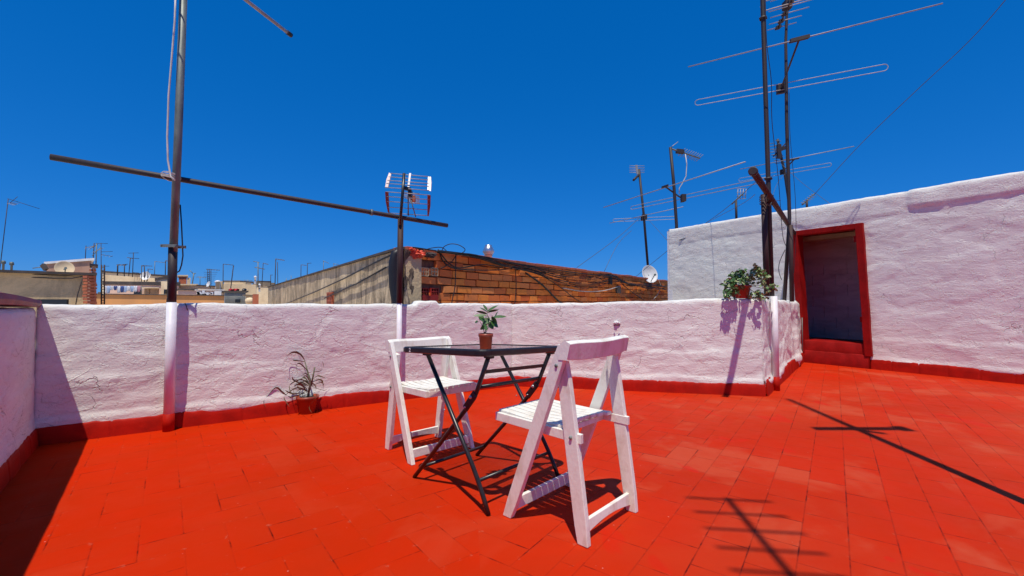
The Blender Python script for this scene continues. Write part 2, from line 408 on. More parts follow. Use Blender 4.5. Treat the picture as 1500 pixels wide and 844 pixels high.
# ------------------------------------------------------------------ rough plastered walls
def smooth(x, a, b):
    t = max(0, min(1, (x-a)/(b-a))); return t*t*(3-2*t)
def disp(s, h, seed, amp=1.0):
    d = .0035*nz(s*1.3, h*2.2, seed)
    d += .0016*nz(s*2.4, h*11+nz(s*1.5, h*2, seed)*2.0, seed+3)
    ln = .47+.07*nz(s*1.3, 0, seed+11)+.022*nz(s*6, 0, seed+12)+.008*nz(s*22, 0, seed+15)
    pres = max(0, min(1, .5+1.6*nz(s*.7, 1, seed+13)))
    d += .010*pres*(1-smooth(h, ln-.012, ln+.012))
    ln = .175+.03*nz(s*1.9, 0, seed+14)+.012*nz(s*11, 0, seed+16)
    d += .011*(1-smooth(h, ln-.012, ln+.012))
    r_ = 1-abs(nz(s*1.1+5, h*5+nz(s*2.7, h, seed)*1.3, seed+7))*2.2
    d += .0022*max(0, r_)
    d += .0022*nz(s*9+nz(s*3, h*3, seed), h*12, seed+9)+.0014*nz(s*19, h*24, seed+19)
    k = nz(s*1.7, h*3.1, seed+23)
    d += .005*smooth(k, .16, .20)-.004*smooth(nz(s*2.3, h*3.7, seed+27), .24, .27)
    return d*amp
def wall_mesh(p0, p1, d, n, h0, h1, thick, seed, step=.022, amp=1.0, wave=.010, hz=0.0, bulge=None, toph=None):
    """closed wall from p0 to p1, front face towards n"""
    L = (p1-p0).length; ns = max(2, int(L/step)); b = MB(); rows = []
    nh = int(max(h0, h1)/step); nt_ = max(3, int(thick/.04))
    prof = [('f', i/nh) for i in range(nh+1)]+[('t', i/nt_) for i in range(1, nt_)]+[('b', i/4) for i in range(5)]
    for i in range(ns+1):
        s = L*i/ns; H = h0+(h1-h0)*i/ns+wave*nz(s*1.6, 0, seed+20)*2+.004*nz(s*14, 0, seed+21)
        if toph: H += toph(s)
        rr = .018
        for k, q in prof:
            if k == 'f':
                z = q*(H-.0); dd = disp(s, z, seed, amp)
                e = max(0, 1-(H-z)/.04); dd -= .014*e*e+.035*(1-smooth(z, .06, .095))
                if bulge: dd += bulge(s, z, H)
                v = p0+d*s+n*dd+V((0, 0, z+hz))
                if e > 0: v.z -= .003*e
            elif k == 't':
                y = -thick*q; v = p0+d*s+n*y+V((0, 0, H+hz+.006*nz(s*5, q*3, seed+30)-.0))
            else:
                v = p0+d*s-n*thick+V((0, 0, (H-.01)*(1-q)+hz))
            rows.append(v)
    m = len(prof)
    fs = [(i*m+j, (i+1)*m+j, (i+1)*m+j+1, i*m+j+1) for i in range(ns) for j in range(m-1)]
    b.add(rows, fs, True)
    b.f.append(list(range(m))); b.sm.append(False)
    b.f.append([ns*m+j for j in reversed(range(m))]); b.sm.append(False)
    return b
def skirting(p0, p1, d, n, parent, seed, h=.115, tile=.28, off=.022):
    off += .006
    L = (p1-p0).length; ns = int(L/.012); b = MB(); vs = []
    prof = [(0, off+.012), (.25, off+.010), (.6, off+.006), (.9, off+.001), (1.0, off-.006), (1.0, -.03)]
    for i in range(ns+1):
        s = L*i/ns; hh = h*(1+.16*nz(s*2.1, 0, seed)+.07*nz(s*17, 1, seed))
        ph = (s/tile) % 1.0; k = int(s/tile)
        gr = .006 if min(ph, 1-ph)*tile < .007 else 0
        o2 = .006*nz(k*7.3, 2, seed)
        for q, y in prof:
            vs.append(p0+d*s+n*(y-gr+o2+.0025*nz(s*9, q*2, seed+5) if y > -.02 else y)+V((0, 0, q*hh)))
    m = len(prof)
    b.add(vs, [(i*m+j, (i+1)*m+j, (i+1)*m+j+1, i*m+j+1) for i in range(ns) for j in range(m-1)], True)
    b.f.append(list(range(m))); b.sm.append(False)
    b.f.append([ns*m+j for j in reversed(range(m))]); b.sm.append(False)
    return b.build('skirting', M['skirt'], parent)

# left parapet (shaded), long parapet, right parapet, short return wall
EW = LC+dW*8.5
t_ = thing('parapet_wall', 'shaded parapet wall with a dull red coping at the left edge', 'wall', LC)
bb = wall_mesh(LC, EW, dW, nW, .965, .965, .16, 1.0, .03); [f.reverse() for f in bb.f]
bb.build('wall', M['plaster'], t_)
bb = MB()
vs = []; L = 8.5; ns = 200
pr = [(.018, 0), (.024, .03), (.018, .062), (-.02, .070), (-.17, .072), (-.175, 0)]
for i in range(ns+1):
    s = L*i/ns-.02; hh = .968+.014*nz(s*.9, 0, 5)+.02*min(1, s/1.0)
    for y, z in pr: vs.append(LC+dW*s+nW*(y+.004*nz(s*6, z*9, 3))+V((0, 0, hh+z*(.72+.28*min(1, max(0, s))))))
m = len(pr); bb.add(vs, [(i*m+j, i*m+(j+1) % m, (i+1)*m+(j+1) % m, (i+1)*m+j) for i in range(ns) for j in range(m)], False)
bb.f.append(list(range(m))); bb.sm.append(False)
bb.build('coping', M['maroon'], t_)
skw = skirting(LC, EW, dW, nW, t_, 2.0, .12)
skw.data.flip_normals()

t_ = thing('parapet_wall', 'long white plaster parapet running behind the chair and the floor plant', 'wall', pL0)
def top_l(s):                                   # low plaster block under the painted brick
    a = smooth(s, s_patch0-.02, s_patch0+.01)*(1-smooth(s, s_patch1-.01, s_patch1+.02)); return .035*a
def s_on(p, d, px):                             # distance along a wall where a picture column crosses it
    return (isect(p, d, V((0, 0, 0)), V(((px-750)/FPX, 1, 0)))-p).dot(d)
s_patch0, s_patch1 = s_on(LC, dL, 612), s_on(LC, dL, 641)
wall_mesh(LC, CORNER+dL*.02, dL, nL, .985, .985, .18, 4.0, .02, 1.05, toph=top_l).build('wall', M['plaster'], t_)
skirting(LC, CORNER, dL, nL, t_, 5.0, .118, .42)
t_ = thing('parapet_wall', 'white plaster parapet below the brick wall, with a trailing plant on its end', 'wall', CORNER)
wall_mesh(CORNER, ELBOW, dR, nR, .975, 1.045, .18, 8.0, .02, 1.0).build('wall', M['plaster'], t_)
skirting(CORNER, ELBOW+dR*.015, dR, nR, t_, 9.0, .125, .28)
t_ = thing('parapet_wall', 'short white return wall between the potted wall plant and the doorway', 'wall', ELBOW)
def bul(s, z, H):
    d = 0
    for c, a, wd in ((s_on(ELBOW, dS, 1131), .030, .10), (s_on(ELBOW, dS, 1164), .035, .16)):
        d += a*math.exp(-((s-c)/wd)**4)
    return d+.010*nz(s*4, z*5, 2)
wall_mesh(ELBOW+dS*.0, ENDS, dS, nS, 1.045, 1.01, .18, 12.0, .025, 1.9, bulge=bul, wave=.016).build('wall', M['plaster'], t_)
skirting(ELBOW, ENDS, dS, nS, t_, 13.0, .16, .28, .03)

# ------------------------------------------------------------------ stair block wall with the doorway
DOOR_W, HD, SILL = .96, 2.20, .36
stair = thing('stair_block', 'tall white plastered stair block with a sloping rough top', 'building', pD0)
S0, S1 = -2.60, 9.5                     # along dD measured from pD0
H_ST = 2.60
def skew(s, z): return -.12*(z/HD)*max(0, 1-abs(s-.48)/1.6)
cols = []
s = S0
while s < S1-.001:
    cols.append(s); s += .030 if s < 4 else .12
cols.append(S1)
cols = [c for c in cols if abs(c-.0) > .012 and abs(c-DOOR_W) > .012]+[0.0, DOOR_W]; cols.sort()
zs = [i*.03 for i in range(int(H_ST/.03)+1)]
zs = [z for z in zs if abs(z-HD) > .012 and abs(z-SILL) > .012]+[HD, SILL]; zs.sort()
def topz(s): return H_ST+.018*nz(s*1.1, 0, 40)+.006*nz(s*11, 0, 41)+(.012 if s > 1.5 else 0)
b = MB(); vs = []
for s in cols:
    T = topz(s)
    for z in zs:
        zz = z if z < 2.3 else 2.3+(z-2.3)*(T-2.3)/(zs[-1]-2.3)
        dd = disp(s, zz, 33.0, 1.15)
        e = max(0, 1-(T-zz)/.06); dd -= .02*e*e+.035*(1-smooth(zz, .07, .11))
        lip = smooth(s, 1.47, 1.50)*smooth(zz, 2.345+.02*nz(s*2, 0, 4), 2.365+.02*nz(s*2, 0, 4))*.017
        lip += .010*smooth(zz, 2.27+.07*nz(s*1.6, 1, 2), 2.31+.07*nz(s*1.6, 1, 2))*(1-smooth(s, 1.3, 1.5))
        dd += lip
        vs.append(pD0+dD*(s+skew(s, zz))+nD*dd+V((0, 0, zz)))
    vs.append(pD0+dD*s-nD*.06+V((0, 0, T+.004)))
    vs.append(pD0+dD*s-nD*.30+V((0, 0, T-.01)))
m = len(zs)+2; fs = []
for i in range(len(cols)-1):
    for j in range(m-1):
        if cols[i] > -.001 and cols[i+1] < DOOR_W+.001 and j < len(zs)-1 and zs[j] > SILL-.001 and zs[j+1] < HD+.001: continue
        fs.append((i*m+j, (i+1)*m+j, (i+1)*m+j+1, i*m+j+1))
b.add(vs, fs, True)
b.build('wall', M['plaster'], stair)
# flank and back of the block (real thickness)
q = pD0+dD*S0; q2 = pD0+dD*S1; b = MB()
b.bar(q+V((0, 0, 1.28)), q-nD*3.4+V((0, 0, 1.28)), dD*.06, (0, 0, 1.28))
b.bar(q-nD*3.4+V((0, 0, 1.28)), q2-nD*3.4+V((0, 0, 1.28)), nD*.06, (0, 0, 1.28))
b.build('wall', M['plaster_far'], stair)
b = MB(); b.bar(q-nD*1.78+V((0, 0, 2.53)), q2-nD*1.78+V((0, 0, 2.53)), nD*1.55, (0, 0, .04)); b.build('roof', M['roofmat'], stair)
b = MB(); b.bar(q-nD*1.75+V((0, 0, -7)), q2-nD*1.75+V((0, 0, -7)), nD*1.7, (0, 0, 6.97)); b.build('lower_wall', M['beige'], stair)
# skirting under the stair wall
sk = skirting(pD0, pD0+dD*9.4, dD, nD, stair, 21.0, .15, .30)
if True: pass
# door frame and step
def dp(s, z, out=0.0): return pD0+dD*(s+skew(s, z))+nD*out+V((0, 0, z))
fr = MB()
def jamb(s0, s1, z0, z1, o0, o1, mb, n=14):
    vs = []
    for i in range(n+1):
        z = z0+(z1-z0)*i/n; e = .007*nz(s0*3, z*6, 8)
        vs += [dp(s0+e, z, o0), dp(s1+e, z, o0), dp(s1+e, z, o1), dp(s0+e, z, o1)]
    fs = [(i*4+k, i*4+(k+1) % 4, i*4+4+(k+1) % 4, i*4+4+k) for i in range(n) for k in range(4)]
    mb.add(vs, fs+[(3, 2, 1, 0), (n*4, n*4+1, n*4+2, n*4+3)])
door = MB(); jamb(-.025, .075, .17, 2.215, .062, -.14, door); jamb(DOOR_W-.065, DOOR_W+.028, .19, 2.215, .062, -.14, door)
jamb(.075, DOOR_W-.065, 2.135, 2.214, .058, -.14, door, 2)
dfo = door.build('door_frame', M['red'], stair, .004)
hg = MB(); jamb(DOOR_W-.10, DOOR_W-.072, 1.93, 2.03, .030, .0, hg, 1); jamb(DOOR_W-.095, DOOR_W-.072, .70, .78, .030, .0, hg, 1)
hg.split('hinge', M['red'], dfo)
st = MB()
def slab(s0, s1, z0, z1, o, mb, seed):
    n = 30; vs = []
    for i in range(n+1):
        s = s0+(s1-s0)*i/n; a = .008*nz(s*7, 0, seed)
        vs += [dp(s, z0, o+a), dp(s, z1-.012, o+a), dp(s, z1+a*.6, o+a-.014), dp(s, z1, -.34)]
    mb.add(vs, [(i*4+k, i*4+4+k, i*4+5+k, i*4+1+k) for i in range(n) for k in range(3)], True)
    for e in (0, n): mb.f.append([e*4+k for k in range(4)]); mb.sm.append(False)
slab(.0, DOOR_W+.0, .0, .205, .052, st, 3); slab(.07, DOOR_W-.06, .19, .372, .036, st, 6)
st.build('doorstep', M['red'], stair)
# room behind the doorway
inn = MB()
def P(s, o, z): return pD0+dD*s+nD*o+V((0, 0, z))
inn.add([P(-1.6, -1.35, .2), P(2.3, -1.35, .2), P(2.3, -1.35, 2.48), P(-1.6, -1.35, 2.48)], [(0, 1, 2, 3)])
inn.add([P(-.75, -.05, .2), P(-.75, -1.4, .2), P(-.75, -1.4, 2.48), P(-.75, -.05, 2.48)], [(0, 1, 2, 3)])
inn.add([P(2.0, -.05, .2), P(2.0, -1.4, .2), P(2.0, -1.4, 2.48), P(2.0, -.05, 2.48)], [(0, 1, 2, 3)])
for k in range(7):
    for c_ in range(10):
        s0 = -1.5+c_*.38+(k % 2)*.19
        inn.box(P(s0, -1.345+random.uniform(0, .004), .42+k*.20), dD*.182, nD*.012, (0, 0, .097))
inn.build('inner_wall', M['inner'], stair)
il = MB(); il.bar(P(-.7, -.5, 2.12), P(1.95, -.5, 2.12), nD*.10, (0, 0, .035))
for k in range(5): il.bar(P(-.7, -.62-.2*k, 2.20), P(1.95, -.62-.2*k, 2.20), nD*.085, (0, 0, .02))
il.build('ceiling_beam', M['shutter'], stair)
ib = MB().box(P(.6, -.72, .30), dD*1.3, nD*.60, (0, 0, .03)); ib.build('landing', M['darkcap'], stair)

# ------------------------------------------------------------------ posts with cross beams
def circ_clamp(p, d1, r, mb): mb.lathe(p-V((0, 0, .018)), [(r, 0), (r+.012, 0), (r+.012, .036), (r, .036)], 14)
def mast_bolts(p, r, mb):
    mb.bar(p+V((-r-.045, -.01, 0)), p+V((r+.045, -.01, 0)), (0, .012, 0), (0, 0, .012))
# left post
P1 = V((pL0+dL*s_on(pL0, dL, 253)))+nL*.085
P1.z = 0
lean1 = V((0, 0, 1))
p1 = thing('antenna_post', 'tall grey steel post at the far left, a white cable tied to it', 'post', P1)
MB().tube([P1+V((0, 0, .13)), P1+V((0, 0, 1.0))], [.036, .034], 16).build('painted_base', M['pole_white'], p1)
MB().tube([P1+V((0, 0, .0)), P1+V((0, 0, .135))], [.039, .038], 16).build('red_foot', M['skirt'], p1)
MB().tube([P1+V((0, 0, .99)), P1+V((0, 0, 1.455))], .031, 16).build('lower_tube', M['dark'], p1)
MB().tube([P1+V((.004, 0, 1.40)), P1+V((.020, 0, 2.4)), P1+V((.042, 0, 4.1))], [.028, .028, .026], 16).build('upper_tube', M['galv'], p1)
b = MB(); zc = at(260, 361, P1.y).z
b.bar(P1+V((-.062, -.040, zc)), P1+V((.066, -.040, zc)), (0, .008, 0), (0, 0, .011)); b.bar(P1+V((-.062, .044, zc)), P1+V((.066, .044, zc)), (0, .008, 0), (0, 0, .011))
for e in (-.054, .058): b.bar(P1+V((e, -.055, zc)), P1+V((e, .055, zc)), (.005, 0, 0), (0, 0, .005))
b.split('clamp', M['galv'], p1)
# boom that leaves the head of the post, only its end is in the picture
Hb = 3.82; e1 = at(424, 50, 1.0); e1 = V((0, 0, 1))+(e1-V((0, 0, 1)))*((Hb-1)/(e1.z-1)); top1 = P1+V((.04, 0, Hb))
bm_ = MB().tube([top1-(e1-top1)*.35, e1], .017, 10).build('boom', M['alu'], p1)
dd_ = (e1-top1).normalized()
MB().tube([e1-dd_*.03, e1+dd_*.025], .024, 10).build('end_cap', M['black'], p1)
b = MB(); sdv = dd_.cross(V((0, 0, 1)))
for k in range(4): b.tube([top1+dd_*(.02-.12*k)-sdv*.22, top1+dd_*(.02-.12*k)+sdv*.22], .005, 6)
b.split('element', M['alu'], p1)
# beam between the posts, first crossing it and then running to the second post
P2 = pL0+dL*s_on(pL0, dL, 581.5)+nL*.075; P2.z = 0
q1 = at(259, 262, P1.y+.06); q2 = at(586, 318.5, P2.y+.03)
db = (q2-q1)
def on_px(px):
    r_ = (px-750)/FPX; t = (r_*q1.y-q1.x)/(db.x-r_*db.y); return q1+db*t
ba, bb_ = on_px(67), on_px(655)
beam = thing('cross_beam', 'long dark steel tube fixed level across the two left posts', 'beam', ba)
MB().tube([ba, q1, q2, bb_], .0225, 14).build('tube', M['dark'], beam)
b = MB(); j = on_px(543); dn = db.normalized(); b.lathe(j, [(.027, -.012), (.031, -.012), (.031, .012), (.027, .012)], 14, dn); j = on_px(470)
b.build('joint_ring', M['galv'], beam)
ww = MB()
for k in range(5):
    a0 = q1+V((0, 0, -.012+.006*k)); ww.tube([a0+V((.055*math.cos(a), -.06+.075*math.sin(a), .01*math.sin(a*2+k))) for a in [i*math.pi/6 for i in range(13)]], .0035, 6)
tag(ww.build('wire_tie', M['cablewhite']), 'twisted pale wire lashing the long beam to the left post', 'wire')
# second post
p2 = thing('antenna_post', 'dark steel post behind the table, holding a small grid antenna', 'post', P2)
MB().tube([P2+V((0, 0, .0)), P2+V((0, 0, 1.0))], [.027, .026], 14).build('painted_base', M['pole_white'], p2)
MB().tube([P2+V((0, 0, .99)), P2+V((.006, 0, q2.z-.02))], .030, 14).build('lower_tube', M['rust'], p2)
tp2 = at(592, 254, P2.y-.03); MB().tube([at(586, 330, P2.y-.03), tp2], .015, 10).build('upper_tube', M['black'], p2)
# grid antenna
ant = thing('grid_antenna', 'white grid television antenna with dark red end strips on the beam post', 'antenna', at(598, 290, P2.y-.05))
Ya = P2.y+.02
def ga(px, py, dy=0): return at(px, py, Ya+dy)
rows_u = [(264, 254, 624, 256.5), ]
up = MB(); lo = MB()
for i, f_ in enumerate((0, .25, .5, .72, 1)):
    a = ga(571-7*f_, 254+20.5*f_, .10*(1-f_)); c_ = ga(630-1*f_, 259+20*f_, .10*(1-f_)); up.tube([a, c_], .0042, 6)
for i, f_ in enumerate((0, .22, .45, .72, 1)):
    a = ga(565+4*f_, 281+31*f_, .10*f_); c_ = ga(630-3*f_, 286+30*f_, .10*f_); lo.tube([a, c_], .0042, 6)
up.build('upper_grid', M['alu'], ant); lo.build('lower_grid', M['alu'], ant)
def plate(pts, mat, nm):
    vs = [ga(*p) for p in pts]+[ga(*p)+V((.002, .012, 0)) for p in pts]; n = len(pts)
    MB().add(vs, [list(range(n)), [2*n-1-i for i in range(n)]]+[(i, (i+1) % n, n+(i+1) % n, n+i) for i in range(n)]).build(nm, mat, ant)
plate([(570, 253, .1), (573, 254, .1), (568, 275, 0), (564, 275, 0), (566, 263, .05)], M['antpink'], 'end_strip')
plate([(627, 258, .1), (631, 259, .1), (632, 268, .05), (631, 280, 0), (626, 279, 0)], M['white'], 'end_strip')
plate([(564, 281, 0), (568.5, 281, 0), (570, 312, .1), (568, 311, .1), (565, 296, .05)], M['antred'], 'end_strip')
plate([(626, 286, 0), (630.5, 286, 0), (630, 302, .05), (627.5, 317, .1), (626, 316, .1)], M['antred'], 'end_strip')
b = MB(); b.bar(ga(601, 254, .1), ga(598, 277, .02), (.010, 0, 0), (0, .006, 0)); b.build('centre_strip', M['white'], ant)
b = MB(); b.bar(ga(590, 275, -.02), ga(602, 278, .03), (0, .02, 0), (0, 0, .018)); b.box(ga(601, 284, .05), (.018, 0, 0), (0, .03, 0), (0, 0, .035)); b.split('bracket', M['black'], ant)
b = MB(); b.box(ga(605, 291, .14), (.024, 0, 0), (0, .02, 0), (0, 0, .034)); b.build('dipole_box', M['terra'], ant)
b = MB(); b.tube([ga(601, 284, .02), ga(608, 296, .45)], .008, 6)
b.tube([ga(598, 286, .02), ga(598, 316, .06)], .007, 6); b.tube([ga(602, 293, .02), ga(609, 318, .10)], .006, 6); b.build('boom', M['galv'], ant)
b = MB()
for k in range(9):
    c_ = ga(601, 284, .02).lerp(ga(608, 298, .45), .12+.1*k); b.tube([c_-V((.085-.004*k, .0, -.004)), c_+V((.085-.004*k, .02, -.01))], .0035, 5)
    if k < 2: b.tube([c_-V((.085, .0, -.03)), c_+V((.085, .02, .02))], .0035, 5)
b.split('element', M['alu'], ant)
# cables on the left post
b = MB(); pts = [(258, -30), (256, 30), (252, 80), (247, 140), (245, 200), (246, 235), (250, 259), (256, 264)]
b.tube([at(x, y, P1.y-.07) for x, y in pts], .0065, 8)
tag(b.build('cable', M['cablewhite']), 'loose white cable hanging beside the left post down to the beam', 'cable')
b = MB(); b.tube([at(x, y, P1.y+.04) for x, y in [(264, 300), (266, 330), (267, 352), (268, 375), (266, 388), (263, 397), (258, 400)]], .005, 7)
tag(b.build('cable', M['cable']), 'black cable looping off the left post below its clamp', 'cable')
b = MB(); b.tube([at(x, y, P1.y+.02) for x, y in [(252, 425), (248, 432), (245, 438), (244, 446)]], .005, 7)
tag(b.build('cable', M['rust']), 'short brown cable bending over the parapet beside the left post', 'cable')

# right-hand posts
s1 = s_on(ELBOW, dS, 1124); P3 = ELBOW+dS*(s1+.03)+nS*.060; P3.z = 0
YP3 = P3.y
p3 = thing('antenna_post', 'thick rusty brown post rising from the parapet beside the wall plant', 'post', P3)
MB().tube([P3+V((.02, .02, 0.15)), P3+V((.0, .0, 1.07))], [.034, .036], 14).build('painted_base', M['pole_white'], p3)
MB().tube([P3+V((.02, .02, 0.0)), P3+V((.02, .02, .155))], [.038, .036], 14).build('red_foot', M['skirt'], p3)
MB().tube([at(1123.5, 434, YP3), at(1118.5, 285, YP3)], .030, 14).build('lower_tube', M['rust'], p3)
b = MB(); b.tube([at(1131, 434, YP3+.02), at(1126, 283, YP3+.02), at(1117, 0, YP3+.02), at(1113, -60, YP3+.02)], [.025, .025, .024, .022], 14); b.build('mast', M['dark'], p3)
b = MB()
for y in (27, 262, 296):
    c_ = at(1117+(y/262)*8.5, y, YP3+.02); b.tube([c_-V((.045, .0, 0)), c_+V((.045, 0, .0))], .009, 6); b.lathe(c_-V((0, 0, .012)), [(.032, 0), (.039, 0), (.039, .024), (.032, .024)], 12)
b.split('clamp', M['dark'], p3)
qa = at(1126, 290, YP3-.09); Hc = qa.z
def onH(px, py, H):
    d = ray(px, py); return V((0, 0, 1))+d*((H-1)/d.z)
ea, eb = onH(1103, 251, Hc), onH(1168, 349, Hc)
beam2 = thing('cross_beam', 'rusty brown tube reaching from the doorway head over the return wall', 'beam', ea)
MB().tube([ea, eb], .031, 14).build('tube', M['rust'], beam2)
d2 = (eb-ea).normalized()
b = MB(); b.lathe(ea-d2*.012, [(.0, 0), (.030, 0), (.039, .0), (.040, .035), (.036, .036)], 14, d2); b.build('end_cap', M['dark'], beam2)
b = MB(); c_ = ea.lerp(eb, .18); b.tube([c_+V((-.01, -.02, -.03)), c_+V((-.04, -.03, -.07)), c_+V((-.02, -.02, -.13)), c_+V((.03, 0, -.15)), c_+V((.05, 0, -.11))], .006, 6); b.build('hook', M['dark'], beam2)
b = MB()
for k in range(4):
    c0 = at(1123, 287+4*k, YP3-.01); b.tube([c0+V((.07*math.cos(a), .075*math.sin(a), .012*math.sin(2*a+k))) for a in [i*math.pi/6 for i in range(13)]], .0035, 6)
b.tube([c0+V((.05, -.07, .02)), c0+V((.13, -.05, .03))], .003, 5)
tag(b.build('wire_tie', M['rust']), 'rusty wire lashing the beam to the thick brown post', 'wire')

s2 = s_on(ELBOW, dS, 1157); P4 = ELBOW+dS*s2-nS*.08; P4.z = 0; Y4 = P4.y
p4 = thing('antenna_mast', 'slim dark mast near the doorway with wide rod antennas', 'antenna', P4)
b = MB(); b.tube([P4+V((0, 0, .9)), at(1156.5, 320, Y4), at(1152.5, 180, Y4), at(1151, 60, Y4), at(1153.5, 0, Y4), at(1154, -40, Y4)], [.027, .025, .025, .020, .017, .017], 12); b.build('mast', M['dark'], p4)
b = MB(); b.tube([at(1160, 442, Y4-.1), at(1159, 380, Y4-.1), at(1158, 330, Y4-.1)], [.030, .03, .03], 10); b.build('sleeve', M['rust'], p4)
HA = 4.3
def big_antenna(parent, HA, rodL, rodR, dipL, dipR, boomA, boomB, r=.0075, sp=.095, clamps=True):
    a, c = onH(*rodL, HA), onH(*rodR, HA); MB().tube([a, c], r, 8).build('rod', M['alu'], parent)
    d0, d1 = onH(*dipL, HA), onH(*dipR, HA); ax = (d1-d0).normalized(); pts = []
    for k in range(7):
        an = math.pi/2+math.pi*k/6; pts.append(d0+ax*(math.cos(an)*sp/2+sp/2)+V((0, 0, math.sin(an)*sp/2)))
    for k in range(7):
        an = -math.pi/2+math.pi*k/6; pts.append(d1+ax*(math.cos(an)*sp/2-sp/2)+V((0, 0, math.sin(an)*sp/2)))
    pts.append(pts[0]); MB().tube(pts, r*.75, 8, False).build('folded_dipole', M['alu'], parent)
    ba_, bb2 = onH(*boomA, HA), onH(*boomB, HA); MB().tube([ba_, bb2], r*1.7, 8).build('boom', M['dark'], parent)
    ra = (c-a).normalized(); b = MB(); b.bar(ba_-ra*.10, ba_+ra*.10, (0, .02, 0), (0, 0, .022)); b.box(bb2, ax*.05, V((0, .03, 0)), (0, 0, .075)); b.split('bracket', M['dark'], parent)
big_antenna(p4, HA, (1008, 98), (1381, 5), (1018, 151), (1301, 98), (1171, 57), (1144, 130))
# top yagi
HT = 5.25; y0, y1 = onH(1158, 3, HT), onH(1139, 42, HT); b = MB().tube([y0+(y0-y1)*.3, y1], .012, 6); b.build('boom', M['dark'], p4)
rodd = (onH(1381, 5, HA)-onH(1008, 98, HA)).normalized(); b = MB()
for k, f_ in enumerate((-.25, .05, .15, .42, .7, .95)):
    c_ = y0.lerp(y1, f_); hl = (.46, .40, .40, .30, .26, .24)[k]; b.tube([c_-rodd*hl*.62, c_+rodd*hl], .006, 6)
c_ = y0.lerp(y1, .0)+V((0, 0, .05)); l_ = []
for k in range(7): an = math.pi/2+math.pi*k/6; l_.append(c_-rodd*.30+rodd*math.cos(an)*.07+V((0, 0, .07*math.sin(an))))
for k in range(7): an = -math.pi/2+math.pi*k/6; l_.append(c_+rodd*.30+rodd*math.cos(an)*.07+V((0, 0, .07*math.sin(an))))
l_.append(l_[0]); b.tube(l_, .007, 6, False); b.split('element', M['alu'], p4)
b = MB()
for f_ in (.0, .42, .7, .95): b.box(y0.lerp(y1, f_), rodd*.03, V((0, .03, 0)), (0, 0, .022))
b.box(at(1153, 8, Y4), (.05, 0, 0), (0, .05, 0), (0, 0, .06)); b.split('bracket', M['dark'], p4)

# masts beyond the stair wall
def mast(pts, Y, r, parent, mat='dark', name='mast'):
    MB().tube([at(x, y, Y) for x, y in pts], r, 8).build(name, M[mat], parent)
p5 = thing('antenna_mast', 'leaning antenna mast with a bushy head, behind the slim dark mast', 'antenna', at(1157, 300, 12.6))
mast([(1158, 330), (1156, 300), (1149, 250), (1143, 225), (1139, 204)], 12.6, .035, p5)
H5 = at(1150, 250, 12.6).z
big_antenna(p5, H5, (1084, 248), (1251, 214.5), (1082, 264), (1218, 241), (1164, 233), (1146, 252), .010, .10)
b = MB()
for k in range(8):
    c_ = at(1139-2.5*(k-3), 232-4*k+6, 12.6+.1*k); b.tube([c_-V((.22-.01*k, 0, .03)), c_+V((.22-.01*k, .1, .04))], .010, 5)
for k in range(4):
    c_ = at(1141, 206+7*k, 12.5); b.tube([c_-V((.10+.03*k, 0, 0)), c_+V((.12+.02*k, .1, .02))], .010, 5)
b.build('element', M['galv'], p5)
b = MB(); b.box(at(1146, 218, 12.5), (.16, 0, .05), (0, .03, 0), (0, 0, .05)); b.tube([at(1133, 229, 12.5), at(1153, 208, 12.9)], .02, 6); b.box(at(1141, 222, 12.5), (.05, 0, 0), (0, .04, 0), (0, 0, .20)); b.split('bracket', M['dark'], p5)

p6 = thing('antenna_mast', 'dark mast at the left corner of the stair block with a drooping white cable', 'antenna', at(992, 400, 10.4))
mast([(993, 430), (991, 330), (987, 270), (982, 216)], 10.4, .038, p6)
H6 = at(988, 281, 10.4).z
big_antenna(p6, H6, (884, 304), (1092, 237), (924, 305), (1128, 262), (974, 273), (1000, 292), .011, .09)
b = MB(); y0 = at(983, 218, 10.4); y1 = at(1025, 232, 11.3); b.tube([y0, y1], .018, 6); b.build('boom', M['galv'], p6)
b = MB()
for k in range(9): c_ = y0.lerp(y1, .35+.08*k); b.tube([c_-V((.05, -.10, .05)), c_+V((.05, -.10, .06))], .008, 5)
b.tube([at(984, 215, 10.4), at(993, 208, 10.6)], .01, 5); b.build('element', M['alu'], p6)
b = MB(); b.box(at(996, 222, 10.6), (.09, 0, -.01), (0, .05, 0), (0, 0, .045)); b.box(at(1001, 290, 10.2), (.05, 0, 0), (0, .05, 0), (0, 0, .08)); b.split('bracket', M['dark'], p6)
MB().tube([at(x, y, 10.35) for x, y in [(1004, 226), (1006, 240), (1005, 258), (1000, 268), (995, 276), (995, 284)]], .011, 6).build('cable', M['cablewhite'], p6)

p7 = thing('antenna_mast', 'thin tilted mast on the brick wall roof beside the satellite dish', 'antenna', at(950, 400, 15.0))
mast([(950, 402), (943, 315), (936, 248)], 15.0, .042, p7)
H7 = at(942, 318, 15.0).z
big_antenna(p7, H7, (893, 327), (1001, 303), (898, 323), (992, 319), (944, 316), (941, 320), .011, .10)
b = MB(); b.bar(at(932, 242, 15), at(934, 255, 15), (.035, 0, 0), (0, .02, 0))
for k in range(5): b.tube([at(922, 243+2.5*k, 15.0), at(944, 243+2.5*k, 15.0)], .009, 5)
b.build('element', M['alu'], p7)
b = MB(); b.tube([at(936, 256, 15), at(928, 264, 14.6)], .04, 6); b.box(at(944, 318, 15), (.08, 0, 0), (0, .05, 0), (0, 0, .09)); b.split('bracket', M['dark'], p7)

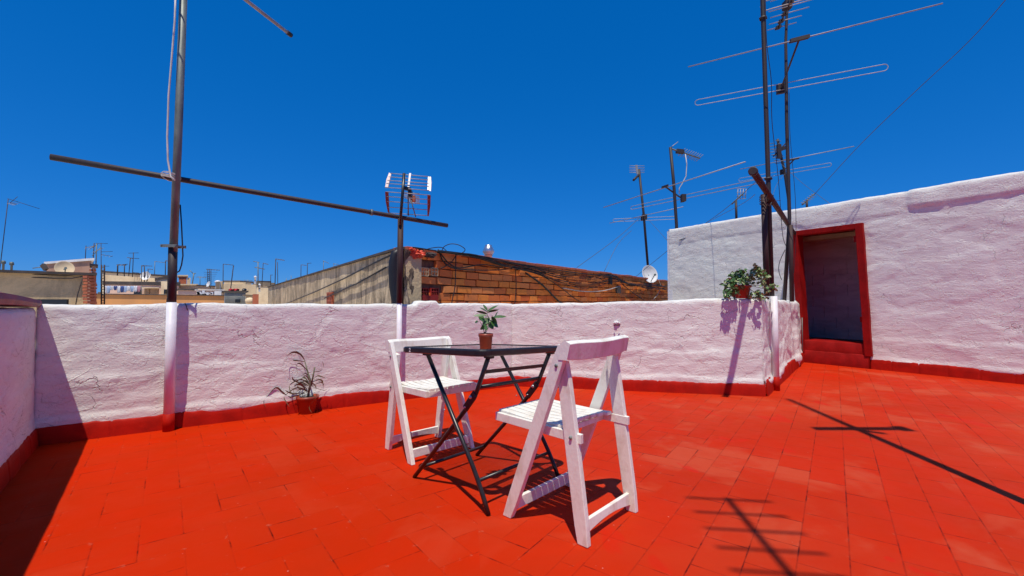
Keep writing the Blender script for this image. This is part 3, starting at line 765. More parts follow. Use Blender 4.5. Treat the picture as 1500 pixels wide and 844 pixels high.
p8 = thing('antenna', 'small grid antenna on a short pole above the stair block wall', 'antenna', at(1078, 318, 11.0))
mast([(1079, 330), (1078, 294)], 11.0, .03, p8); b = MB(); b.tube([at(1072, 299, 11), at(1088, 284, 11.2)], .018, 6); b.build('boom', M['galv'], p8)
b = MB()
for k in range(4): b.tube([at(1081+4*k, 277, 11.2), at(1080+4*k, 293-k, 11.2)], .009, 5)
for k in range(4): b.tube([at(1079, 277+5*k, 11.2), at(1093, 276+5*k, 11.2)], .007, 5)
b.build('grid', M['alu'], p8)
p9 = thing('antenna', 'small low antenna peeping over the stair block above the doorway', 'antenna', at(1182, 300, 9.4))
mast([(1182, 310), (1182, 294)], 9.4, .022, p9); b = MB(); b.tube([at(1175, 300, 9.4), at(1193, 284, 9.8)], .016, 6); b.build('boom', M['galv'], p9)
b = MB()
for k in range(6): c_ = at(1176+3*k, 298-2.4*k, 9.4+.07*k); b.tube([c_-V((.07, .05, -.01)), c_+V((.10, .05, -.01))], .007, 5)
b.build('element', M['alu'], p9)
p10 = thing('panel_antenna', 'white upright grid antenna fixed at the left edge of the stair block', 'antenna', at(985, 365, 10.2))
b = MB(); b.bar(at(981, 336, 10.2), at(981, 352, 10.2), (.022, 0, 0), (0, .03, 0)); b.bar(at(980, 351, 10.2), at(991, 350, 10.3), (0, .02, 0), (0, 0, .02)); b.build('frame', M['white'], p10)
b = MB()
for k in range(8): b.tube([at(982, 338+4.5*k, 10.2), at(990, 338+4.5*k, 10.3)], .008, 5)
b.build('grid', M['alu'], p10)
MB().bar(at(981, 353, 10.2), at(981.5, 368, 10.2), (.016, 0, 0), (0, .02, 0)).build('lower_strip', M['hutpink'], p10)

def wire(pts, label, r=.0035, mat='cablegrey', group=None, name='wire', sub=5):
    P_ = [at(*p) for p in pts]; out = []
    n = len(P_)
    for i in range(n-1):                                         # Catmull-Rom
        a = P_[max(i-1, 0)]; b0 = P_[i]; c0 = P_[i+1]; d0 = P_[min(i+2, n-1)]
        for k in range(sub):
            t = k/sub; out.append(.5*((2*b0)+(c0-a)*t+(2*a-5*b0+4*c0-d0)*t*t+(3*b0-a-3*c0+d0)*t**3))
    out.append(P_[-1]); return tag(MB().tube(out, r, 5).build(name, M[mat]), label, 'cable' if name == 'cable' else 'wire', group)
wire([(1478, -6, 6.6), (1420, 60, 7.2), (1340, 135, 8.0), (1262, 210, 8.8), (1192, 286, 9.4)], 'long thin wire crossing the sky from the top right to the low antenna', .006)
wire([(1144, 240, 12), (1175, 268, 11.2), (1215, 298, 9.6)], 'guy wire dropping rightwards from the bushy mast to the stair roof', .005)
wire([(1150, 255, 12), (1138, 270, 11.8), (1128, 300, 11.5)], 'guy wire dropping leftwards behind the thick brown post', .005)
wire([(938, 318, 15), (905, 348, 14), (845, 392, 12.5)], 'guy wire running down left from the thin tilted mast', .008)
wire([(925, 338, 14.5), (905, 358, 14), (885, 398, 13.5)], 'short guy wire ending on the brick wall roof', .007)
wire([(950, 322, 15), (968, 342, 12.6), (992, 368, 10.2)], 'guy wire between the thin tilted mast and the stair block corner', .006)
wire([(1112, 262, 9.0), (1060, 308, 10), (990, 358, 11.4), (928, 408, 13)], 'long guy wire falling to the brick roof past the dish', .006)
wire([(1106, 285, 6.5), (1085, 300, 7.5), (1030, 330, 9.2), (996, 356, 10)], 'wire from the brown beam to the stair block corner', .004)
wire([(1121, -10, 4.9), (1123, 60, 4.9), (1130, 120, 4.95), (1131, 180, 5.2), (1140, 260, 5.6), (1146, 340, 5.9), (1151, 360, 6.1)], 'thin cable hanging between the two tall right masts', .004, 'cable', name='cable')
wire([(1156, 130, 6.3), (1157, 190, 6.3), (1160, 230, 6.3), (1165, 290, 6.3), (1166, 345, 6.4), (1163, 400, 6.4)], 'thin cable hanging right of the slim dark mast', .0035, 'cable', name='cable')
wire([(1150, 366, 6.6), (1142, 384, 6.6), (1141, 398, 6.6), (1145, 410, 6.6)], 'short black cable curling on the wall left of the doorway', .005, 'cable', name='cable')
wire([(995, 352, 9.45), (1012, 347, 9.25), (1016, 352, 9.2), (1040, 352, 9.0), (1080, 343, 8.6), (1113, 340, 8.25)], 'dark cable stapled across the bluish wall left of the posts', .007, 'cable', name='cable')
wire([(993, 363, 9.6), (1000, 363, 9.55), (1003, 362, 9.5)], 'stub of black cable at the stair block corner', .012, 'cable', name='cable')

# ------------------------------------------------------------------ brick building behind the parapet
KB = 5.5
bc = at(592, 365, KB); HB = bc.z
bR = V((.586, .81, 0)).normalized(); bL = V((-.555, .832, 0)).normalized()
bcg = V((bc.x, bc.y, 0)); LB = 12.3
nB = nrm(bR); nBL = V((-bL.y, bL.x, 0))
if nBL.dot(V((0, -1, 0))) < 0: nBL = -nBL
br = thing('brick_building', 'unplastered orange brick building with a streaked concrete flank behind the parapet', 'building', bcg)
b = MB(); rh = .106; s_start = .17
for k in range(9):
    z = HB-.06-rh*k
    if z < .85: break
    s = s_start-.10+(k % 2)*.17
    while s < LB:
        Lr = .275+random.uniform(-.03, .03)
        sl0, sl1 = s, min(s+Lr-.014, LB)
        if sl1 < s_start+.06: s += Lr; continue
        sl0 = max(sl0, s_start)
        dz = .016*nz(s*.7, k*.3, 3)
        skip = (k in (1, 4) and sl0 < s_start+.34)
        if not skip:
            o = random.uniform(-.013, .008); tl = random.uniform(-.006, .006)
            b.box(bcg+bR*((sl0+sl1)/2)+nB*(o)+V((0, 0, z+dz)), bR*((sl1-sl0)/2)+V((0, 0, tl)), nB*.03, (0, 0, rh/2-.0055+random.uniform(-.004, .001)))
        s += Lr
b.build('brick_wall', M['brick'], br, .003)
MB().bar(bcg+bR*.02-nB*.14+V((0, 0, (HB-14)/2)), bcg+bR*LB-nB*.14+V((0, 0, (HB-14)/2)), nB*.125, (0, 0, (HB+14)/2-.02)).build('backing_wall', M['mortar'], br)
b = MB()
for s in [i*.33 for i in range(37)]:
    b.box(bcg+bR*(s+.17)-nB*.08+V((0, 0, HB+.012+.014*nz(s*1.3, 3, 3))), bR*.16, nB*.13, (0, 0, .020+.006*random.random()))
b.build('roof_edge', M['terra'], br, .004)
# rough cemented corner
b = MB(); vs = []
for i in range(26):
    z = .7+(HB-.7)*i/25
    for j in range(9):
        s = .19*j/8; e = .05*nz(s*11, z*5, 4)+.018*nz(s*30, z*22, 6)
        vs.append(bcg+bR*(s-.02)+nB*(.03+e)+V((0, 0, z)))
b.add(vs, [(i*9+j, i*9+j+1, (i+1)*9+j+1, (i+1)*9+j) for i in range(25) for j in range(8)], True)
b.build('cemented_corner', simple('rough cement', (.42, .32, .22), (.10, .07, .05), 13, .95, bs=.9, bscale=18, stretch=(1, 1, .35), lo=.36, hi=.52), br)
# concrete flank
b = MB(); vs = []; LF = 17.0; nn = 130
for i in range(nn+1):
    s = LF*(i/nn)**1.6; Ht = HB+.012*nz(s*.9, 0, 4)
    for j in range(16):
        z = -1+(Ht+1)*j/15; vs.append(bcg+bL*s+nBL*(.02+.012*nz(s*2, z*3, 9))+V((0, 0, z)))
b.add(vs, [(i*16+j, i*16+j+1, (i+1)*16+j+1, (i+1)*16+j) for i in range(nn) for j in range(15)], True)
b.build('concrete_flank', M['stained'], br)
MB().bar(bcg-nBL*.12+V((0, 0, (HB-14)/2)), bcg+bL*LF-nBL*.12+V((0, 0, (HB-14)/2)), nBL*.11, (0, 0, (HB+14)/2-.01)).build('flank_core', M['oldconc'], br)
MB().bar(bcg-nBL*.1+V((0, 0, HB+.015)), bcg+bL*LF-nBL*.1+V((0, 0, HB+.015)), nBL*.16, (0, 0, .015)).build('flank_coping', M['darkcap'], br)
far = bcg+bR*LB+bL*LF
b = MB(); z_ = HB-.12; b.add([bcg+V((0, 0, z_)), bcg+bR*LB+V((0, 0, z_)), far+V((0, 0, z_)), bcg+bL*LF+V((0, 0, z_))], [(0, 1, 2, 3)]); b.build('roof', M['roofmat'], br)
def vent(mb_d, c, ax, n, wd, hh, cx, cy, name, mat, th=.022):
    b = MB(); bar = .011
    for i in range(cx+1): s = -wd/2+wd*i/cx; b.box(c+ax*s, ax*bar/2, n*th, (0, 0, hh/2))
    for j in range(cy+1): z = -hh/2+hh*j/cy; b.box(c+V((0, 0, z))+n*.002, ax*wd/2, n*th, (0, 0, bar/2))
    b.build(name, mat, br)
    MB().box(c-n*.02, ax*(wd/2-.002), n*.004, (0, 0, hh/2-.002)).build('vent_back', M['darkinfill'], br)  # dark sheet painting the shade inside the vent holes
def bpt(px, py):
    s = s_on(bcg, bR, px); p = bcg+bR*s; z = at(px, py, p.y).z; return p+nB*.02+V((0, 0, z))
vent(None, bpt(619, 398.5), bR, nB, .125, .10, 3, 2, 'vent_block', M['oldconc']); vent(None, bpt(633.5, 398.5), bR, nB, .11, .10, 2, 2, 'vent_block', M['oldconc'])
vent(None, bpt(619, 427.5), bR, nB, .125, .09, 3, 2, 'vent_block', M['vent_red']); vent(None, bpt(634, 427.5), bR, nB, .125, .09, 3, 2, 'vent_block', M['vent_red'])
c_ = bpt(626.5, 437); MB().box(c_+nB*.0, bR*.145, nB*.03, (0, 0, .035)).build('vent_sill', M['vent_red'], br)
def fpt(px, py):
    s = s_on(bcg, bL, px); p = bcg+bL*s; z = at(px, py, p.y).z; return p+nBL*.035+V((0, 0, z))
c_ = fpt(487, 438); b = MB()
for i in range(6): b.box(c_+bL*(-.22+.088*i), bL*.018, nBL*.03, (0, 0, .13))
for i in range(4): b.box(c_+V((0, 0, -.12+.08*i))+nBL*.002, bL*.24, nBL*.03, (0, 0, .014))
b.build('terracotta_grille', M['terra'], br); MB().box(c_-nBL*.02, bL*.22, nBL*.01, (0, 0, .12)).build('grille_back', M['darkcap'], br)  # dark sheet paints the shade behind the grille
# metal cowl, dish, bag, hose
def cowl(px, py0, Y):
    p = at(px, py0, Y); t = thing('chimney_cowl', 'shiny metal chimney cowl on the brick wall roof', 'chimney', p); k = Y/FPX
    MB().lathe(p, [(5.5*k, -4*k), (5.5*k, 3*k), (9*k, 8*k), (6*k, 15*k), (5.0*k, 16*k), (5.0*k, 18*k), (.1*k, 18.2*k)], 22).build('cowl', M['metal'], t)
    MB().lathe(p, [(5.6*k, 2.5*k), (6.2*k, 3.1*k), (5.6*k, 3.6*k)], 22).build('collar', M['galv'], t)
cowl(715.5, 377, bpt(716, 370).y+.35)
def dish(px, py, Y, r, label, yaw=.3, tilt=.35, mat='white', strut=True):
    c = at(px, py, Y); t = thing('satellite_dish', label, 'satellite dish', c-V((0, 0, r*1.3)))
    ax = V((math.sin(yaw)*math.cos(tilt), -math.cos(yaw)*math.cos(tilt), math.sin(tilt)))
    pr = [(r*i/7, .28*r*(i/7)**2) for i in range(8)]+[(r*1.01, .28*r), (r*.98, .25*r)]+[(r*i/7, .28*r*(i/7)**2-.02) for i in range(6, -1, -1)]
    rf_ = MB().lathe(c-ax*.1, pr, 24, ax).build('reflector', M[mat], t)
    b = MB(); b.tube([c-V((0, 0, r*.9)), c-V((0, 0, r*.9))*.4+ax*r*.7], .012, 6); b.tube([c+ax*r*.72-V((0, 0, r*.35)), c+ax*r*.85-V((0, 0, r*.36))], .03, 8); b.build('feed_arm', M['galv'], rf_)
    MB().tube([c-ax*.1, c-ax*.2-V((0, 0, .1)), c-ax*.2-V((0, 0, r*1.6))], .022, 8).build('mount', M['galv'], t)
dish(953, 401, 12.6, .26, 'round white satellite dish at the right end of the brick wall', .35, .25)
bg_ = thing('plastic_bag', 'crumpled orange plastic bag on the corner of the brick wall', 'bag', bpt(606, 375))
def lump(c, rx, ry, rz, seed, n=14, m=10, amp=.35, fr=3.0):
    vs = []
    for i in range(m+1):
        th = math.pi*i/m
        for j in range(n):
            ph = 2*math.pi*j/n; d = V((math.sin(th)*math.cos(ph), math.sin(th)*math.sin(ph), math.cos(th)))
            k = 1+amp*noise.noise(d*fr+V((seed, 0, 0))); vs.append(V(c)+V((d.x*rx, d.y*ry, d.z*rz))*k)
    return vs, [(i*n+j, i*n+(j+1) % n, (i+1)*n+(j+1) % n, (i+1)*n+j) for i in range(m) for j in range(n)]
MB().add(*lump(bpt(605, 373)+nB*.03, .10, .06, .055, 3, 22, 16, .6, 2.6)).build('bag', M['orange'], bg_)
MB().add(*lump(bpt(598, 366)+nB*.03, .05, .04, .02, 6, 14, 10, .5)).build('loose_flap', M['orange'], bg_)
vs, fs = lump(bpt(624, 374)+nB*.04, .09, .05, .035, 9, 16, 12, .5, 3)
tag(MB().add(vs, fs).build('bundled_netting', M['darkcap']), 'dark bundled netting beside the orange bag on the brick wall', 'netting')
c_ = at(577, 405, KB-.10); b = MB(); b.tube([at(x, y, KB-.12) for x, y in [(586, 366), (579, 372), (576.5, 385), (576, 400), (576.5, 420), (580, 446), (582, 470)]], [.03, .055, .06, .058, .055, .05, .05], 12)
tag(b.build('corrugated_hose', M['blacktarp']), 'thick black hose hanging down the corner behind the second post', 'hose')
# cable bundle on the brick wall
def bcable(pts, r, label, mat='cable', off=.05):
    out = []; P_ = []
    for px, py in pts: P_.append(bpt(px, py)+nB*off)
    n = len(P_)
    for i in range(n-1):
        a = P_[max(i-1, 0)]; b0 = P_[i]; c0 = P_[i+1]; d0 = P_[min(i+2, n-1)]
        for k in range(5):
            t = k/5; out.append(.5*((2*b0)+(c0-a)*t+(2*a-5*b0+4*c0-d0)*t*t+(3*b0-a-3*c0+d0)*t**3))
    out.append(P_[-1])
    return tag(MB().tube(out, r, 6).build('cable', M[mat]), label, 'cable', 'black cables draped along the brick wall')
cabs = []
rc = random.Random(4)
for k in range(11):
    e = k-5
    top = [(634+rc.uniform(-4, 4), 368+rc.uniform(-1, 3)), (690, 374+rc.uniform(0, 5)), (738+rc.uniform(-5, 5), 388+rc.uniform(-4, 4)), (775, 396+e*.9+rc.uniform(-1, 1)), (815+rc.uniform(-6, 6), 408+e*1.6), (855, 413+e*1.9), (893, 408+e*1.1), (915+rc.uniform(-3, 3), 416+rc.uniform(-2, 2)), (950, 420+e*.8), (985, 422+rc.uniform(-2, 6))]
    cabs.append(bcable(top, rc.choice((.004, .005, .006, .007)), 'black cable of the drooping bundle running the length of the brick wall', off=.045+.012*(k % 4)))
bcable([(598, 363), (640, 369), (700, 376), (760, 388), (840, 400), (900, 405)], .009, 'topmost black cable following the roof edge of the brick wall', off=.06)
bcable([(636, 366), (645, 385), (662, 394), (690, 396), (720, 396), (745, 394)], .009, 'black cable sagging low from the vent blocks to the bundle')
bcable([(664, 372), (655, 385), (640, 394)], .007, 'short black cable crossing down to the upper vent block')
bcable([(640, 372), (652, 386), (668, 393), (700, 388), (730, 392)], .008, 'black cable crossing the upper bricks right of the vent blocks')
bcable([(662, 370), (662, 395), (661, 420), (657, 440), (656, 450)], .007, 'black cable falling straight down the bricks right of the vents')
bcable([(750, 395), (751, 420), (749, 446), (749, 452)], .008, 'black cable dropping straight to the parapet from the bundle')
bcable([(765, 400), (790, 418), (812, 440), (822, 446)], .016, 'thick dark cable sweeping down from the bundle to the parapet')
bcable([(790, 404), (815, 420), (838, 438), (850, 444)], .008, 'thin black cable slanting down right of the thick one')
bcable([(908, 417), (925, 430), (940, 440)], .010, 'black cable slanting down near the dark junction box')
bcable([(820, 422), (850, 427), (880, 426), (905, 419)], .010, 'pale grey cable sagging under the black bundle', 'cablewhite')
b = MB(); b.tube([bpt(x, y)+nB*.04 for x, y in [(962, 410), (966, 420), (960, 432), (953, 440)]], .008, 6); tag(b.build('cable', M['cablewhite']), 'white cable looping down below the satellite dish', 'cable')
b = MB(); b.tube([bpt(x, y)+nB*.04 for x, y in [(993, 425), (989, 432), (983, 438)]], .008, 6); tag(b.build('cable', M['cablewhite']), 'white cable curling at the foot of the stair block corner', 'cable')
# loops standing above the roof line
wire([(622, 366, 5.9), (635, 363, 6.0), (648, 363, 6.1), (657, 371, 6.1)], 'low black wire arch over the roof edge of the brick wall', .006, 'cable')
wire([(647, 370, 6.2), (650, 362, 6.2), (660, 357.5, 6.2), (672, 359, 6.2), (681, 365, 6.2), (678, 370, 6.2), (668, 373, 6.2)], 'tall black wire loop standing above the brick wall roof', .006, 'cable')
for (px, py, w1, h1) in ((891, 410, .07, .22), (903, 425, .10, .16)):
    c_ = bpt(px, py)+nB*.03; jb = MB().box(c_, bR*w1, nB*.03, (0, 0, h1/2)).build('junction_box', M['darkcap'])
    tag(jb, 'dark junction box fixed among the cables on the brick wall' if px == 903 else 'tall narrow dark cable clamp above the junction box', 'junction box')
# cables on the concrete flank
for pts, lb in (([(420, 446), (465, 428), (510, 408), (556, 385), (588, 370)], 'black cable slanting up the streaked concrete flank, upper one'), ([(480, 437), (530, 415), (572, 392)], 'black cable slanting up the streaked concrete flank from the terracotta grille')):
    out = [fpt(x, y)+nBL*.03 for x, y in pts]; tag(MB().tube(out, .011, 6).build('cable', M['cable']), lb, 'cable')

# ------------------------------------------------------------------ roofscape to the left
def block(name, label, cat, x0, Y0, x1, Y1, yt0, yt1, depth, mat, cap=None, caph=.12, group=None, zb=-14):
    a = at(x0, yt0, Y0); c = at(x1, yt1, Y1); d = V((c.x-a.x, c.y-a.y, 0)).normalized(); mid = (a+c)/2; n = V((mid.x, mid.y, 0)).normalized()
    n = V((min(n.x, -.556), max(.3, n.y), 0)).normalized() if mid.x < -5 else V((-.556, .831, 0))
    t = thing(name, label, cat, V(((a.x+c.x)/2, (a.y+c.y)/2, zb)), group)
    A, B = V((a.x, a.y, 0)), V((c.x, c.y, 0)); Z = V((0, 0, 1))
    vs = [A+Z*zb, B+Z*zb, B+n*depth+Z*zb, A+n*depth+Z*zb, A+Z*a.z, B+Z*c.z, B+n*depth+Z*c.z, A+n*depth+Z*a.z]
    MB().add(vs, [(0, 1, 5, 4), (1, 2, 6, 5), (2, 3, 7, 6), (3, 0, 4, 7), (4, 5, 6, 7)]).build('wall', M[mat], t)
    if cap:
        b = MB(); o = .12
        for s, e in ((A-d*o, B+d*o),):
            za, zc2 = a.z, c.z
            b.add([s-n*o+Z*za, e-n*o+Z*zc2, e+n*(depth+o)+Z*zc2, s+n*(depth+o)+Z*za, s-n*o+Z*(za+caph), e-n*o+Z*(zc2+caph), e+n*(depth+o)+Z*(zc2+caph), s+n*(depth+o)+Z*(za+caph)], [(0, 3, 2, 1), (0, 1, 5, 4), (1, 2, 6, 5), (2, 3, 7, 6), (3, 0, 4, 7), (4, 5, 6, 7)])
        b.build('coping', M[cap], t)
    return t
def patch(t, x0, y0, x1, y1, Y, mat, name, dep=.06):
    a, c = at(x0, y0, Y), at(x1, y1, Y); m_ = (a+c)/2
    return MB().box(m_, ((c.x-a.x)/2, 0, 0), (0, dep, 0), (0, 0, abs(a.z-c.z)/2)).build(name, M[mat], t)
oc = block('rooftop_wall', 'long brown weathered concrete wall behind the left parapet', 'wall', -260, 7.2, 129, 9.2, 391, 403.5, .25, 'oldconc', 'darkcap', .05)
b = MB(); Yb = 9.2
for k in range(9): y = 406+4.6*k; b.box(at(131.2, y, Yb-.03)+V((random.uniform(-.012, .012), 0, 0)), (.045, 0, 0), (0, .10, 0), (0, 0, .024))
b.build('brick_edge', M['brickfar'], oc)
patch(oc, 50, 438.5, 99, 450, 8.55, 'darkinfill', 'opening', .02)  # dark plate standing for the shade inside the slot
for lb, pts in (('crack', [(-20, 399), (30, 401), (60, 402.5), (95, 404), (118, 402)]), ('crack', [(-20, 404), (40, 406), (80, 408), (105, 408), (125, 404)]), ('crack', [(122, 404), (118, 418), (114, 430), (111, 446)])):
    b = MB(); b.tube([at(x, y, 7.2+(x+260)/389*2.0-.08) for x, y in pts], .010, 6); b.build('hanging_cable', M['darkcap'], oc)
pier = block('brick_pier', 'dark reddish brick pier at the end of the brown concrete wall', 'pier', 134.5, 9.4, 140.5, 9.6, 390, 390, .6, 'hutpink', 'darkcap', .04)
b = MB(); rr_ = random.Random(3)
for k in range(12): b.box(at(136.5+rr_.uniform(-1, 1), 396+4.4*k, 9.35), (.035+.02*rr_.random(), 0, 0), (0, .03, 0), (0, 0, .022))
b.build('exposed_brick', M['darkcap'] if False else M['brickfar'], pier)
hut = block('rooftop_hut', 'low rose coloured rooftop hut with a thin white roof slab', 'hut', 68, 12.4, 134, 11.6, 387, 382, 2.6, 'hutpink', 'white', .06)
dish(95, 392, 11.4, .19, 'tilted cream satellite dish leaning on the rose rooftop hut', .9, .3, 'cream')
lad = thing('ladder', 'narrow rusty ladder standing beside the brick pier', 'ladder', at(150, 446, 13)); b = MB(); b.tube([at(148.5, 446, 13), at(148.5, 388, 13)], .018, 6); b.tube([at(153, 446, 13), at(153, 388, 13)], .018, 6); b.build('rail', M['rust'], lad)
b = MB()
for k in range(14): b.tube([at(148.5, 392+4*k, 13), at(153, 392+4*k, 13)], .012, 5)
b.build('rung', M['galv'], lad)

och = block('rooftop_wall', 'low ochre wall with a dark top edge just above the parapet', 'wall', 139, 24, 341, 23.2, 431.3, 434, .4, 'ochre', 'darkcap', .05)
crm = block('apartment_roof', 'long cream rooftop building with a stained parapet left of the round dish', 'building', 150, 42, 244, 41, 399, 405.5, 9, 'cream', 'darkcap', .15)
pk = block('apartment_roof', 'pinkish terrace wall behind the washing line', 'building', 152, 33, 262, 32, 417, 418.5, 3, 'pinkish', 'darkcap', .25)
patch(pk, 212, 422.5, 219.5, 431, 31.9, 'shutter', 'door'); patch(pk, 221, 422.5, 232, 431, 31.9, 'shutter', 'door')
patch(pk, 197, 424, 206, 431, 32.2, 'darkinfill', 'window'); patch(pk, 210, 421.2, 236, 422.3, 31.7, 'cream', 'lintel', .2)
bx = block('rooftop_wall', 'cream buttressed wall just left of the first post', 'wall', 236, 30, 251, 29.6, 412, 414, 1.2, 'cream')
patch(bx, 241, 424, 243.5, 431, 29.6, 'darkinfill', 'opening'); patch(bx, 246.5, 424, 249, 431, 29.5, 'darkinfill', 'opening')  # no holes cut, dark plates give the shade of the openings
block('rooftop_roof', 'dark sloping roof edge left of the first post', 'roof', 228, 36, 254, 35, 410.5, 407, 4, 'cream', 'darkcap', .18)
block('brick_box', 'orange brick rooftop box right of the first post', 'building', 262, 38, 273.5, 38, 405, 405, 3, 'brickfar', 'cream', .12)
block('rooftop_wall', 'pale cream chimney block beside the orange brick box', 'wall', 274, 38, 279, 38, 407, 407, 2, 'cream')
b1 = block('apartment_roof', 'long beige roof parapet right of the first post', 'building', 261, 34, 288, 34, 418, 418, 3, 'beige', 'cream', .1)
b2 = block('apartment_roof', 'tan roof parapet under the white water tank', 'building', 288, 34, 318, 33.6, 418.5, 420.5, 3, 'cream', 'darkcap', .08)
b3 = block('terrace_wall', 'pink terrace wall in two panels above the ochre wall', 'wall', 261, 28, 287.5, 28, 425, 425.5, 2, 'pinkish', 'darkcap', .10)
b4 = block('terrace_wall', 'pale pink terrace wall with patchy whitewash', 'wall', 288, 28, 326, 28, 425.5, 425.5, 2, 'pinkish', 'white', .05)
b = MB(); rr_ = random.Random(8)
for k in range(16): b.box(at(290+rr_.random()*22, 427+rr_.random()*6, 27.93), (.05+.10*rr_.random(), 0, 0), (0, .03, 0), (0, 0, .03+.05*rr_.random()))
patchp = b.build('whitewash', M['cloth_white'], b4); patch(b4, 315, 426.5, 325, 434.5, 27.9, 'white', 'white_panel'); patch(b4, 326, 427, 328, 436, 27.9, 'shutter', 'dark_post')
sh = block('metal_shed', 'grey corrugated metal shed with a small dark hatch', 'shed', 329, 20, 360, 20, 428, 428, 2, 'blockgrey', 'darkcap', .06)
b = MB()
for k in range(20): b.tube([at(329.8+1.55*k, 429, 19.97), at(329.8+1.55*k, 446, 19.97)], .010, 5)
b.build('corrugation', M['blockgrey'], sh); patch(sh, 345, 438.5, 351.5, 443.5, 19.92, 'darkinfill', 'hatch', .02)
b5 = block('apartment_roof', 'beige rooftop building with two dark flat roofs beyond the metal shed', 'building', 326, 44, 375, 43, 415.5, 417, 8, 'beige')
patch(b5, 337, 411.8, 362, 414.6, 46, 'greyroof', 'flat_roof', 1.2); patch(b5, 333, 414, 364, 417, 45, 'beige', 'upper_wall', .5)
block('apartment_roof', 'distant sandy rooftops at the left end of the streaked flank', 'building', 376, 60, 402, 60, 418, 420, 12, 'cream', 'greyroof', .5)
block('apartment_roof', 'thin dark flat roof behind the white vents', 'building', 378, 70, 396, 70, 415, 415.5, 12, 'beige', 'darkcap', .4)
cl = block('rooftop_wall', 'cluttered cream wall stub between the shed and the streaked flank', 'wall', 361, 17, 374, 17, 433, 434, 1, 'beige', 'greyroof', .04)
block('brick_box', 'small red brick chimney stump at the foot of the streaked flank', 'chimney', 371, 15.6, 379, 15.6, 431, 431, .6, 'brickfar')
lm = lump(at(366, 441, 16.4), .16, .14, .13, 5, 16, 10, .12); tag(MB().add(*lm).build('covered_tank', M['cream']), 'small cream domed tank in front of the cluttered wall stub', 'tank')
lm = lump(at(358, 425, 21), .10, .1, .08, 7, 14, 10, .15); tag(MB().add(*lm).build('black_bucket', M['black']), 'round black bucket on the metal shed roof', 'bucket')
b = MB(); vs = []
for i in range(13):
    for j in range(4): vs.append(at(335+1.3*i, 423.2+1.2*j+.4*math.sin(i*1.7), 20.6+.10*math.sin(i*1.1+j)))
b.add(vs, [(i*4+j, (i+1)*4+j, (i+1)*4+j+1, i*4+j+1) for i in range(12) for j in range(3)], True); o = b.build('red_tarpaulin', M['cloth_red']); so_ = o.modifiers.new('s', 'SOLIDIFY'); so_.thickness = .02
tag(o, 'bright red tarpaulin spread on the metal shed roof', 'tarpaulin')
tk = thing('water_tank', 'white domed water tank on the roofs beside the tall square chimney', 'water tank', at(319, 420, 33)); MB().lathe(at(319, 417, 33.5), [(.16, -.3), (.16, .12), (.22, .14), (.20, .26), (.08, .32), (.0, .33)], 16).build('tank', M['white'], tk)
block('chimney_stack', 'tall grey square chimney among the roofs', 'chimney', 316.5, 32.8, 322.5, 32.8, 412.5, 412.5, .4, 'greyroof', None)
block('chimney_stack', 'slim pale chimney right of the water tank', 'chimney', 323, 33, 326.5, 33, 412, 412, .3, 'beige', None)
dish(213, 404, 40, .40, 'white dish with a dark mount at the end of the cream building', .2, .3)
dish(304, 416, 33, .22, 'small white dish under the lattice antenna', -.5, .3)
for px, py, Y, lb in ((374, 409, 58, 'tall white roof vent seen near the left end of the flank'), (380, 420.5, 50, 'white roof cowl beside the streaked flank')):
    t = thing('roof_vent', lb, 'vent', at(px, py+6, Y)); k = Y/FPX; MB().lathe(at(px, py, Y), [(1.2*k, -7*k), (1.2*k, 2*k), (2.0*k, 2.2*k), (1.8*k, 4*k), (.01, 5*k)], 12).build('vent', M['white'], t); MB().lathe(at(px, py, Y), [(1.25*k, -3*k), (1.45*k, -2.8*k), (1.25*k, -2*k)], 12).build('collar', M['darkcap'], t)
for px, py, Y, lb in ((5, 387, 12, 'mushroom vent pipe on the brown concrete wall, left one'), (17, 389, 12, 'smaller vent pipe right of the mushroom vent')):
    t = thing('vent_pipe', lb, 'vent', at(px, py+12, Y)); b = MB().lathe(at(px, py, Y), [(.025, -.3), (.025, .0), (.05, .02), (.04, .09), (.0, .10)], 12); b.build('pipe', M['galv'], t)
t = thing('floodlight', 'small dark tilted panel on the roof left of the rose hut', 'panel', at(64, 397, 12)); MB().box(at(65, 391.5, 12), (.05, 0, -.07), (0, .04, 0), (.035, 0, .03)).build('panel', M['darkcap'], t); MB().tube([at(48, 393, 12), at(62, 391, 12)], .012, 6).build('arm', M['galv'], t)
# washing line
wl = thing('washing_line', 'washing line strung behind the ochre wall', 'washing line', at(178, 432, 29)); b = MB()
b.tube([at(149, 432, 29), at(149, 418, 29)], .03, 6); b.tube([at(207, 432, 29), at(207, 419, 29)], .03, 6); b.build('post', M['galv'], wl)
MB().tube([at(149, 418.5, 29), at(178, 419.4, 29), at(207, 419.5, 29)], .008, 5).build('line', M['cablewhite'], wl)
cm = ['cloth_white', 'cloth_pale', 'cloth_white', 'cloth_blue', 'cloth_white', 'cloth_blue', 'cloth_pale', 'cloth_white', 'cloth_pale', 'cloth_white', 'cloth_pink']
cn = ['white towel at the left end of the washing line', 'pale blue shirt second from the left on the washing line', 'wide white sheet on the washing line', 'dark blue trousers on the washing line', 'white shirt left of the middle of the washing line', 'dark blue towel at the middle of the washing line', 'pale blue sheet right of the middle of the washing line', 'white shirt on the right half of the washing line', 'pale blue towel on the right half of the washing line', 'white cloth near the right end of the washing line', 'pink garment at the right end of the washing line']
rl = random.Random(2)
